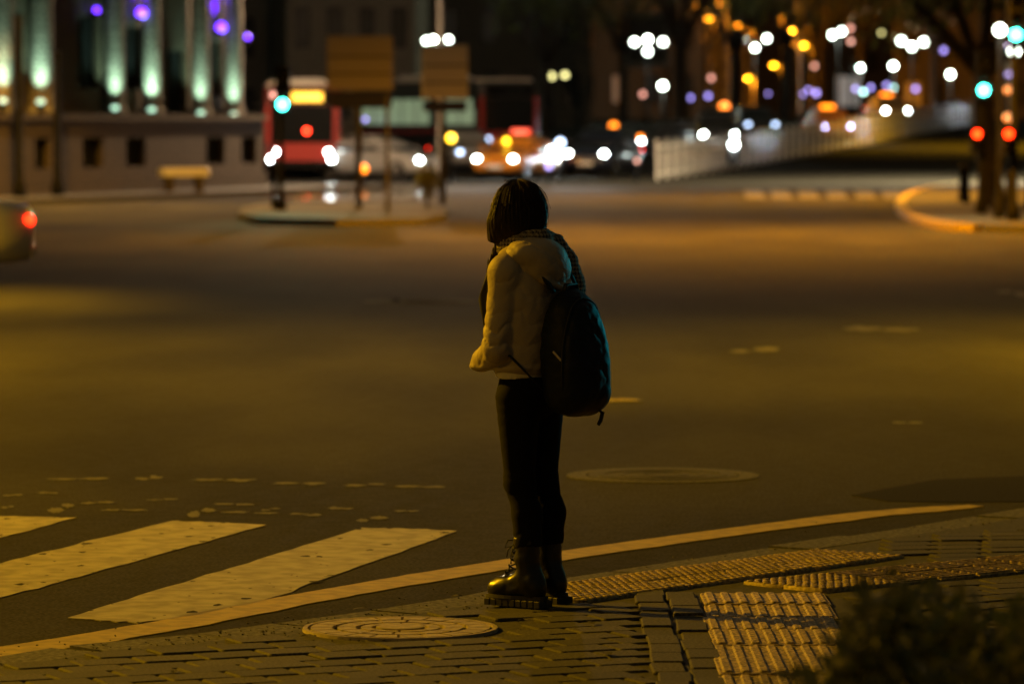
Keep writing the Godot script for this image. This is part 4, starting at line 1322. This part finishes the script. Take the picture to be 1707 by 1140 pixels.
func build_islands() -> void:
	var isle := road_poly([[398, 366], [430, 375], [560, 378], [700, 376], [745, 369], [740, 358], [700, 351], [560, 347], [430, 351], [402, 358]])
	struct("traffic_island", slab(new_st(), isle, -0.02, 0.14), M.concrete)
	var y := 0.14
	# signal with the green light
	var f := on_road(468, 362)
	var t := thing("traffic_signal", "traffic signal showing green on the island before the red bus", "traffic signal", Vector3(f.x, y, f.z))
	obj("pole", lathe(new_st(true), [[0.12, 0.0], [0.1, 0.2], [0.06, 0.24], [0.055, 2.9]], 10), M.black_metal, t)
	signal_head(t, Vector3(0.05, 2.42, 0.16), 3, 2, M.signal_green)
	spot(t, Vector3(0.05, 2.13, 0.5), Vector3(0.05, -0.08, 1), 50.0, 9.0, Color(0.2, 1.0, 0.85), 0.1)
	small_lamp(455, 158, -f.z + 2.0, 0.06, M.lamp_pink, "small pinkish lamp beside the green signal on the island", "", "signal_lamp")
	# direction boards
	for q in [[598, 358, 545, 655, 60, 150, 180, "direction_board", "large brown direction board over a dark blue strip on the island", "sign_back"], [738, 352, 703, 780, 75, 165, 186, "direction_board", "tan direction board over a blue strip beside the traffic island shrub", "sign_tan"]]:
		var g := on_road(q[0], q[1])
		var d := -g.z
		var s := thing(q[7], q[8], "sign", Vector3(g.x, y, g.z))
		var lo := at_depth(q[2], q[5], d)
		var hi := at_depth(q[3], q[4], d)
		var low := at_depth(q[2], q[6], d)
		var mid := Vector3((lo.x + hi.x) / 2 - g.x, (lo.y + hi.y) / 2 - y, 0.1)
		obj("post", tube(new_st(true), [Vector3.ZERO, Vector3(0, hi.y - y - 0.1, 0)], [0.075, 0.065], 10), M.grey_metal, s)
		var panel := obj("panel", rbox(new_st(), mid, Vector3(hi.x - lo.x, hi.y - lo.y, 0.05), 0.012), M[q[9]], s)
		for k in [0.3, 0.62]:
			obj("rib", rbox(new_st(), Vector3(mid.x, lo.y - y + (hi.y - lo.y) * k, 0.14), Vector3(hi.x - lo.x - 0.04, 0.03, 0.03), 0.004), M.grey_metal, panel)
		obj("blue_strip", rbox(new_st(), Vector3(mid.x, (low.y + lo.y) / 2 - y - 0.02, 0.1), Vector3(hi.x - lo.x - 0.05, lo.y - low.y - 0.04, 0.05), 0.01), M.sign_blue, s)
	var g2 := on_road(645, 362)
	var post := thing("bollard_post", "thin grey post standing alone between the two direction boards", "post", Vector3(g2.x, y, g2.z))
	obj("shaft", lathe(new_st(true), [[0.07, 0.0], [0.05, 0.1], [0.04, 2.2], [0.03, 2.25]], 10), M.grey_metal, post)
	obj("cap", ball(new_st(true), Vector3(0, 2.27, 0), Vector3.ONE * 0.06), M.grey_metal, post)
	var g3 := on_road(712, 357)
	var sh := thing("island_shrub", "small round shrub on the traffic island under the tan board", "shrub", Vector3(g3.x, y, g3.z))
	obj("stem", tube(new_st(true), [Vector3(0, -0.05, 0), Vector3(0.02, 0.4, 0)], [0.04, 0.03], 6), M.bark, sh)
	var lf := new_st()
	leaf_cloud(lf, Vector3(0, 0.55, 0), Vector3(0.26, 0.38, 0.26), 700, 0.05)
	obj("foliage", lf, M.leaf_1, sh)
	# corner on the other side of the street
	var edge := []
	for k in 15:
		var t2 := k / 14.0
		var ang := lerpf(-PI * 0.5, PI * 0.5, t2)
		edge.append([1640 - 130 * cos(ang), 348 + 38 * sin(ang)])
	var corner := edge.duplicate()
	corner.append_array([[2000, 400], [2000, 306]])
	var cs := struct("pavement_corner", slab(new_st(), road_poly(corner), -0.02, 0.12), M.gutter)
	for k in edge.size() - 1:
		var p := on_road(edge[k][0], edge[k][1])
		var q := on_road(edge[k + 1][0], edge[k + 1][1])
		var u := (q - p).normalized()
		var o := Vector3(-u.z, 0, u.x) * -0.22
		if o.x > 0: o = -o
		struct("painted_kerb", slab(new_st(), PackedVector2Array([Vector2(p.x, p.z), Vector2(q.x, q.z), Vector2(q.x + o.x, q.z + o.z), Vector2(p.x + o.x, p.z + o.z)]), -0.02, 0.135), M.yellow_paint, cs)
	# signals and bollards on that corner
	for q in [[1637, 366, 152, 223, "traffic signal on the far corner, green above and a red pedestrian light below", true], [1690, 378, 60, 223, "tall dark signal post on the far corner with a red pedestrian light", false]]:
		var w := on_road(q[0], q[1])
		var d := -w.z
		var s := thing("traffic_signal", q[4], "traffic signal", Vector3(w.x, 0.12, w.z))
		var top := at_depth(q[0], q[2], d).y - 0.12
		var low := at_depth(q[0], q[3], d).y - 0.12
		obj("pole", lathe(new_st(true), [[0.13, 0.0], [0.12, 0.25], [0.075, 0.3], [0.065, top + 0.8]], 10), M.black_metal, s)
		signal_head(s, Vector3(0.0, top + 0.32, 0.18), 3, 2, M.signal_green)
		signal_head(s, Vector3(-0.12, low - 0.12, 0.16), 2, 0, M.signal_red, 0.24)
		if q[5]:
			spot(s, Vector3(0, top, 0.55), Vector3(-0.05, -0.1, 1), 60.0, 5.0, Color(0.2, 1.0, 0.85), 0.1)
	var bl: Node3D = null
	for q in [[1604, 344], [1612, 348], [1660, 360], [1683, 366], [1716, 360]]:
		var w := on_road(q[0], q[1])
		if bl == null:
			bl = thing("bollard", "short dark bollard on the far corner pavement", "bollard", Vector3(w.x, 0.12, w.z), 0.0, "bollards on the far corner")
			obj("shaft", lathe(new_st(true), [[0.1, 0.0], [0.085, 0.08], [0.07, 0.12], [0.065, 0.62], [0.08, 0.64], [0.08, 0.68]], 12), M.black_metal, bl)
			obj("knob", ball(new_st(true), Vector3(0, 0.74, 0), Vector3.ONE * 0.085), M.black_metal, bl)
		else:
			copy(bl, Vector3(w.x, 0.12, w.z))

func build_railing() -> void:
	var a := Vector2(4.72, 146.0)
	var b := Vector2(26.2, 246.0)
	var r := thing("railing", "long white picket railing along the middle of the climbing street", "railing", Vector3(a.x, rise(a.y), -a.y))
	var picket := commit(rbox(new_st(), Vector3(0, 0.62, 0), Vector3(0.014, 1.06, 0.02), 0.004))
	var post := commit(rbox(new_st(), Vector3(0, 0.64, 0), Vector3(0.09, 1.3, 0.1), 0.02))
	var n := 285
	var turn := atan2(b.y - a.y, b.x - a.x)
	var last := Vector3.ZERO
	for k in n + 1:
		var p := a.lerp(b, k / float(n))
		var at := Vector3(p.x - a.x, rise(p.y) - rise(a.y), a.y - p.y)
		if k % 5 == 0:
			obj("post", post, M.white_rail, r, Transform3D(Basis(), at))
			if k > 0:
				for y in [0.2, 1.08]:
					var run := at - last
					obj("rail", box(new_st(), Vector3.ZERO, Vector3(0.03, 0.05, run.length() - 0.12)), M.white_rail, r, Transform3D(Basis.looking_at(run.normalized()), (last + at) / 2 + Vector3(0, y, 0)))
			last = at
		else:
			obj("picket", picket, M.white_rail, r, Transform3D(Basis(), at))

func build_traffic() -> void:
	var facing := deg_to_rad(12.0)
	make_bus("city_bus", "red city bus facing the junction with a lit yellow destination sign", M.bus_maroon, M.bus_red, stand(499, 152), 0.06, true)
	make_bus("city_bus", "long bus with pale lit side windows behind the tan board", M.bus_dark, M.bus_red, stand(742, 172), 0.42, false)
	var pw := stand(306, 115.5)
	var bench := thing("stone_bench", "pale stone bench beside the lit columned building", "bench", Vector3(pw.x, 0.12, pw.z), 0.35)
	obj("seat", rbox(new_st(), Vector3(0, 0.5, 0), Vector3(1.25, 0.22, 0.55), 0.05), M.white_rail, bench)
	for s in [-1.0, 1.0]:
		obj("leg", rbox(new_st(), Vector3(s * 0.4, 0.19, 0), Vector3(0.16, 0.39, 0.42), 0.02), M.rock, bench)
	make_car("car", "white car with a lit red tail light driving out of the junction", M.car_white, Vector3(-7.95, 0, -54.0), -PI / 2 + 0.12, M.headlight, M.tail_red, 1.0, false)
	make_car("car", "silver car turning behind the island boards, headlights on", M.car_silver, stand(632, 146), 0.95, M.headlight, M.tail_red)
	make_car("car", "silver car with dim bluish lights between the silver car and the taxi", M.car_silver, stand(772, 158), 0.25, M.headlight_soft, M.tail_red, 1.0, false)
	var taxis := [[stand(862, 148), -0.35, "orange taxi with a red roof sign waiting in the nearest row of cars"], [stand(1382, 202), 0.12, "taxi with bluish headlights behind the white railing"], [stand(1480, 243), 0.15, "taxi farthest up the street behind the white railing, headlights on"]]
	for k in 3:
		var x := make_car("taxi", taxis[k][2], M.car_taxi, taxis[k][0], taxis[k][1], M.headlight if k != 1 else M.headlight_blue, M.tail_red)
		obj("roof_sign", rbox(new_st(), Vector3(0, 1.54, -0.35), Vector3(0.62, 0.16, 0.2), 0.03), M.roof_red if k == 0 else M.amber, x)
		if k == 0:
			obj("dashboard_lamp", ball(new_st(true), Vector3(-0.1, 1.24, 0.75), Vector3.ONE * 0.1), M.yellow_lamp, x)
	make_car("car", "dark blue car beside the orange taxi, headlights on", M.car_navy, stand(1006, 152), -0.3, M.headlight, M.tail_red, 1.12)
	make_car("car", "grey car just behind the dark blue car, headlights on", M.car_grey, stand(1108, 176), -0.75, M.headlight, M.tail_red)
	make_car("car", "tall grey car behind the near end of the railing, headlights on", M.car_grey, stand(1195, 178), 0.0, M.headlight, M.tail_red, 1.3)
	make_car("car", "dark car with dim bluish lights beyond the tall grey car", M.car_navy, stand(1258, 206), 0.1, M.headlight_soft, M.tail_red, 1.0, false)
	make_scooter(stand(1222, 158), 0.0)

func build_far() -> void:
	# buildings that close the street
	far_building("office_building", "grey stone office block with pale pilasters behind the red bus", stand(585, 196), 0.1, 5.6, 14.0, 12.0, M.rock_pale, 1.4, 3.2, 0.0)
	far_building("street_building", "tall dark building behind the long bus", stand(850, 232), 0.0, 8.4, 22.0, 14.0, M.rock_dark, 1.7, 3.3, 0.06)
	far_building("street_building", "brown stone building with warm windows behind the globe lamps", stand(1060, 290), 0.0, 8.6, 22.0, 14.0, M.rock, 2.0, 3.4, 0.18)
	far_building("street_building", "dark apartment block at the far end of the street", stand(1330, 400), 0.0, 21.0, 26.0, 14.0, M.rock_dark, 2.6, 3.2, 0.05)
	far_building("street_building", "dark building along the right side of the climbing street", Vector3(48, 2.0, -330), -0.6, 46.0, 24.0, 14.0, M.rock_dark, 3.2, 3.4, 0.03)
	far_building("street_building", "wide dark block behind the columned building", Vector3(-21, 0.6, -215), 0.25, 26.0, 22.0, 14.0, M.rock_dark, 3.0, 3.4, 0.02)
	# lit screen and sign frames
	var sc := stand(1414, 318)
	var scr := thing("advertising_screen", "blue lit advertising screen far up the street", "screen", sc)
	var h := at_depth(1414, 152, 318).y - sc.y
	obj("stand", box(new_st(), Vector3(0, h / 2 - 0.5, -0.1), Vector3(0.3, h - 0.8, 0.2)), M.black_metal, scr)
	obj("casing", rbox(new_st(), Vector3(0, h, -0.05), Vector3(1.9, 2.3, 0.2), 0.05), M.black_metal, scr)
	obj("screen", box(new_st(), Vector3(0, h, 0.06), Vector3(1.7, 2.1, 0.02)), M.screen_blue, scr)
	var fb := stand(1078, 268)
	var fr := thing("billboard_frame", "pale square billboard frame behind the three-globe lamp", "billboard", fb)
	var fy := at_depth(1078, 66, 268).y - fb.y
	for s in [-1.0, 1.0]:
		obj("side_bar", box(new_st(), Vector3(s * 1.25, fy, 0), Vector3(0.3, 3.3, 0.12)), M.rock_pale, fr)
		obj("cross_bar", box(new_st(), Vector3(0, fy + s * 1.5, 0.005), Vector3(2.19, 0.3, 0.11)), M.rock_pale, fr)
		obj("leg", box(new_st(), Vector3(s * 1.25, (fy - 1.65) / 2, 0), Vector3(0.24, fy - 1.65, 0.1)), M.black_metal, fr)
	obj("board", box(new_st(), Vector3(0, fy, -0.09), Vector3(2.8, 3.3, 0.05)), M.rock_dark, fr)
	# globe lamps
	globe_lamp(1080, 66, 236, [[0, 0], [0, 20], [-22, 4], [26, 4]], 0.16, M.globe_white, 12.0, "lamp post with a cluster of four white globes before the billboard frame", "")
	globe_lamp(1259, 68, 240, [[0, 12], [-18, -4], [20, -4]], 0.14, M.globe_white, 12.0)
	globe_lamp(1398, 60, 280, [[-10, -2], [6, -8]], 0.17, M.globe_white, 12.0)
	globe_lamp(1521, 70, 270, [[-18, -2], [0, 8], [20, 0]], 0.18, M.globe_white, 12.0)
	globe_lamp(728, 66, 210, [[-18, 2], [-6, 0], [20, 0]], 0.12, M.globe_white, 8.0, "lamp post with white globes seen above the tan board", "")
	globe_lamp(1435, 113, 300, [[0, 0]], 0.16, M.lamp_mint, 10.0)
	globe_lamp(1490, 110, 290, [[0, 0]], 0.18, M.globe_white, 10.0)
	globe_lamp(1585, 124, 285, [[0, 0]], 0.18, M.globe_white, 10.0)
	globe_lamp(920, 127, 225, [[0, 0], [22, -2]], 0.14, M.globe_dim, 0.0, "dim greenish globe lamp before the tall dark building", "")
	globe_lamp(1105, 143, 283, [[0, 0]], 0.20, M.globe_white, 12.0, "bright single globe lamp before the brown stone building", "")
	globe_lamp(1668, 50, 84, [[0, 0], [24, 36]], 0.10, M.globe_white, 0.6, "white twin globe lamp post on the far corner beside the signals", "")
	# sodium lamps among the trees
	for q in [[970, 32, 300], [975, 8, 330], [1025, 33, 310], [1116, 32, 290], [1118, 22, 320], [1165, 10, 270], [1195, 6, 290], [1182, 30, 320], [1201, 32, 300], [1228, 42, 310], [1244, 50, 330], [1292, 30, 330], [1320, 50, 290], [1318, 72, 280], [1340, 75, 320], [952, 98, 310], [1290, 108, 340], [1246, 130, 330]]:
		var top := at_depth(q[0], q[1], q[2])
		street_lamp("orange sodium street lamp among the trees of the climbing street", Vector3(top.x + 0.6, rise(q[2]), top.z), top.y - rise(q[2]), Vector2(-0.6, 0.0), M.sodium, 32.0, Color(1.0, 0.6, 0.1), "sodium lamps among the trees")
	# small lights of shops and far traffic
	for q in [[609, 199, 175, "lamp_purple", 0.074], [721, 196, 178, "lamp_purple", 0.074], [787, 194, 180, "lamp_purple", 0.081], [745, 200, 180, "lamp_purple", 0.062], [888, 184, 190, "lamp_purple", 0.074], [1072, 157, 262, "lamp_pink", 0.136], [1186, 130, 262, "lamp_pink", 0.136], [1151, 163, 262, "lamp_purple", 0.124], [1181, 160, 262, "lamp_purple", 0.124], [1358, 110, 300, "lamp_pink", 0.136], [1337, 157, 300, "lamp_purple", 0.149], [1348, 150, 305, "lamp_purple", 0.124], [1361, 155, 300, "lamp_purple", 0.167], [1281, 156, 300, "lamp_purple", 0.087], [1427, 148, 300, "lamp_purple", 0.136], [1440, 153, 298, "lamp_mint", 0.124], [1452, 146, 302, "lamp_purple", 0.136], [1479, 142, 302, "lamp_purple", 0.136], [1490, 146, 300, "lamp_mint", 0.124], [1527, 148, 300, "lamp_purple", 0.149], [1574, 84, 300, "lamp_purple", 0.149], [1418, 47, 305, "lamp_pink", 0.161], [1419, 69, 300, "lamp_pink", 0.149], [1470, 55, 310, "globe_dim", 0.112], [1485, 60, 312, "globe_dim", 0.112], [1682, 78, 140, "lamp_purple", 0.074], [1690, 64, 145, "lamp_pink", 0.062], [1682, 124, 150, "lamp_purple", 0.087], [1254, 198, 215, "lamp_purple", 0.087]]:
		small_lamp(q[0], q[1], q[2], q[4], M[q[3]], {"lamp_purple": "small violet shop light along the far street", "lamp_pink": "small pinkish shop light along the far street", "lamp_mint": "small mint green shop light along the far street", "globe_dim": "small yellowish shop light along the far street"}[q[3]], {"lamp_purple": "violet shop lights", "lamp_pink": "pinkish shop lights", "lamp_mint": "mint shop lights", "globe_dim": "yellowish shop lights"}[q[3]], "shop_lamp")
	for q in [[752, 230, 140, "yellow_lamp", 0.13], [606, 281, 126, "amber", 0.12], [597, 255, 128, "lamp_pink", 0.074], [1023, 211, 170, "amber", 0.16], [1068, 229, 165, "amber", 0.1], [1062, 268, 142, "lamp_pink", 0.062], [1208, 179, 240, "amber", 0.26], [1682, 150, 150, "amber", 0.12], [1682, 196, 150, "amber", 0.14], [915, 277, 140, "lamp_purple", 0.087], [934, 238, 142, "headlight_soft", 0.13]]:  # turn lights and other car lights, modelled on posts of their own
		small_lamp(q[0], q[1], q[2], q[4], M[q[3]], "small %s warning lamp on a low post among the waiting cars" % {"yellow_lamp": "yellow", "amber": "amber", "lamp_pink": "pinkish", "lamp_purple": "violet", "headlight_soft": "bluish"}[q[3]], "%s lamps among the waiting cars" % q[3].replace("_", " "), "warning_lamp")
	# trees
	for q in [[1140, 205, 11.0, 0.4], [1225, 232, 10.0, 0.28], [1305, 262, 11.0, 0.3], [1040, 258, 10.0, 0.28], [965, 262, 11.0, 0.3], [1560, 300, 12.0, 0.32], [1440, 322, 12.0, 0.3], [905, 205, 9.0, 0.22], [1180, 300, 12.0, 0.3], [1370, 330, 12.0, 0.3]]:
		make_tree("leafy street tree with a bare trunk along the climbing street", stand(q[0], q[1]), q[2], q[3], 900, "trees along the climbing street")
	make_tree("big forked tree on the far corner, its limbs lit orange", stand(1655, 96) + Vector3(0, 0.1, 0), 7.6, 0.26, 2600, "", [Vector3(-2.3, 2.2, 0.3), Vector3(-1.2, 2.9, -0.6), Vector3(1.3, 2.6, 0.5), Vector3(0.4, 3.2, -0.8), Vector3(2.2, 1.6, -0.3)])
	# shrub in the near corner, out of focus
	for q in [[1570, 9.3, 0.34, 1.02, 0], [1700, 9.0, 0.36, 1.06, 1], [1410, 9.9, 0.24, 0.86, 2], [1610, 10.2, 0.3, 0.92, 3]]:
		var w := Vector3((q[0] - 853.5) / FOCAL * q[1], 0.016, -q[1])
		var s := thing("shrub", ["broad dark shrub beside the ribbed tiles, tallest of the near clump", "dark shrub at the outer end of the near clump", "low small shrub closest to the ribbed tiles", "dark shrub behind the tallest one of the near clump"][q[4]], "shrub", w)
		var st := new_st(true)
		var lf := new_st()
		for k in 9:
			var a := k * 2.4
			var e := Vector3(cos(a) * q[2] * 0.7, q[3] * rng.randf_range(0.55, 0.86), sin(a) * q[2] * 0.7)
			tube(st, [Vector3(cos(a) * 0.03, -0.03, sin(a) * 0.03), e * Vector3(0.4, 0.5, 0.4), e], [0.012, 0.009, 0.004], 6)
			leaf_cloud(lf, e, Vector3(0.12, 0.13, 0.12), 110, 0.03)
			leaf_cloud(lf, e * Vector3(1.0, 0.6, 1.0), Vector3(0.13, 0.18, 0.13), 100, 0.03)
		obj("stems", st, M.bark, s)
		obj("foliage", lf, M.leaf_1, s)

func build_near_lamps() -> void:
	var c := Color(1.0, 0.735, 0.06)
	street_lamp("tall sodium street lamp left of the crossing", Vector3(-15.0, 0, -26.4), 8.6, Vector2(1.4, 0.3), M.sodium_near, 550.0, c, "", 74.0, 0.25)
	street_lamp("tall sodium street lamp farther along the road left of the crossing", Vector3(-12.6, 0, -37.0), 8.6, Vector2(1.6, 0.0), M.sodium_near, 520.0, c, "", 66.0, 0.95)
	street_lamp("added sodium fill lamp on the near pavement, left of the shrubs", Vector3(-13.0, 0, -7.0), 8.6, Vector2(1.4, 0.0), M.sodium_near, 24.0, c, "", 74.0, 0.2)  # unseen lamp added as weak fill for surfaces facing the camera
	street_lamp("tall sodium street lamp right of the far corner", Vector3(9.7, 0, -76), 9.6, Vector2(-5.0, 0.0), M.sodium_near, 780.0, Color(1.0, 0.64, 0.05), "", 77.0, 0.6)
	street_lamp("added sodium fill lamp behind the far corner, before the railing", Vector3(14.0, 0, -112), 9.6, Vector2(-5.5, 0.0), M.sodium_near, 620.0, Color(1.0, 0.66, 0.08), "", 74.0, 0.7)  # put in above the frame to fill the road before the railing with amber
	street_lamp("tall sodium street lamp right of the junction", Vector3(13.0, 0, -36), 9.0, Vector2(-1.6, 0.0), M.sodium_near, 900.0, c, "", 67.0, 0.95)
	street_lamp("added unseen sodium lamp lighting the white car leaving the junction", Vector3(-13.2, 0, -48), 8.6, Vector2(2.2, 0.0), M.sodium_near, 900.0, c, "", 46.0, 0.8)  # lamp out of view, placed only to light the left car
	street_lamp("added unseen sodium lamp that warms the front of the columned building", Vector3(-11.9, 0.1, -101), 7.4, Vector2(1.2, 0.0), M.sodium_near, 230.0, Color(1.0, 0.72, 0.26), "", 70.0, 0.2)  # added out of frame to bring warm light onto the plinth
	street_lamp("tall white street lamp rising behind the tan board", stand(734, 128), 9.6, Vector2(-1.6, -1.0), M.globe_white, 430.0, Color(1.0, 0.82, 0.62), "")
	street_lamp("added unseen white lamp that brightens the white railing", Vector3(20.0, 0, -140), 9.0, Vector2(-2.0, 0.0), M.globe_white, 1000.0, Color(1.0, 0.9, 0.7), "", 70.0)  # invented lamp off to the side, there to whiten the railing
	street_lamp("added unseen sodium lamp up the climbing street, right of the railing", Vector3(25.5, rise(190), -190), 9.0, Vector2(-2.4, 0.0), M.sodium_near, 300.0, c, "", 76.0, 0.6)  # extra lamp outside the view, lifts the dark road beside the railing
	# a signal just out of the frame that tints her right side
	var s := thing("traffic_signal", "traffic signal showing green across the road to the right of the waiting person", "traffic signal", Vector3(7.6, 0.0, -28.0), -0.63)
	obj("pole", lathe(new_st(true), [[0.12, 0.0], [0.1, 0.2], [0.06, 0.24], [0.055, 3.1]], 10), M.black_metal, s)
	signal_head(s, Vector3(0.0, 2.6, 0.16), 3, 2, M.signal_green)
	spot(s, Vector3(0.0, 2.3, 0.5), Vector3(0.0, -0.07, 1), 4.6, 22.0, Color(0.1, 0.8, 0.85), 0.1)


func _ready() -> void:
	rng.seed = 7
	noise.seed = 11
	noise.frequency = 0.05
	noise.fractal_octaves = 2
	var cam := Camera3D.new()
	cam.name = "camera"
	add_child(cam)
	cam.position = Vector3(0, EYE, 0)
	cam.rotation.x = -tilt
	cam.near = 0.5
	cam.far = 1500.0
	var lens := CameraAttributesPhysical.new()
	lens.frustum_focal_length = 12.0 / tan(atan(570.0 / FOCAL))
	lens.frustum_focus_distance = 17.7
	lens.exposure_aperture = 3.5
	lens.frustum_near = 0.5
	lens.frustum_far = 1500.0
	cam.attributes = lens
	cam.fov = rad_to_deg(2.0 * atan(570.0 / FOCAL))
	var env := Environment.new()
	env.background_mode = Environment.BG_SKY
	env.sky = Sky.new()
	var sky := ProceduralSkyMaterial.new()
	sky.sky_top_color = Color(0.22, 0.22, 0.18)
	sky.sky_horizon_color = Color(0.25, 0.24, 0.18)
	sky.ground_bottom_color = Color(0.1, 0.09, 0.07)
	sky.ground_horizon_color = Color(0.3, 0.26, 0.2)
	env.sky.sky_material = sky
	env.background_energy_multiplier = 0.6
	env.tonemap_mode = Environment.TONE_MAPPER_LINEAR
	env.tonemap_exposure = 1.08
	env.sdfgi_enabled = true
	env.ssao_enabled = true
	env.ssil_enabled = true
	var we := WorldEnvironment.new()
	we.name = "environment"
	we.environment = env
	add_child(we)
	var moon := DirectionalLight3D.new()
	moon.name = "moon"
	add_child(moon)
	moon.rotation_degrees = Vector3(-40, 150, 0)
	moon.light_energy = 0.002
	moon.light_angular_distance = 0.5
	moon.shadow_enabled = true
	make_materials()
	build_near_lamps()
	build_ground()
	build_bank()
	build_islands()
	build_railing()
	build_traffic()
	build_far()
	var t0 := Time.get_ticks_msec()
	build_person(Vector3(0.066, 0.034, -18.08 + NEAR), atan2(0.8, 0.6))
	print("walker built in %d ms, all in %d ms" % [Time.get_ticks_msec() - t0, Time.get_ticks_msec()])
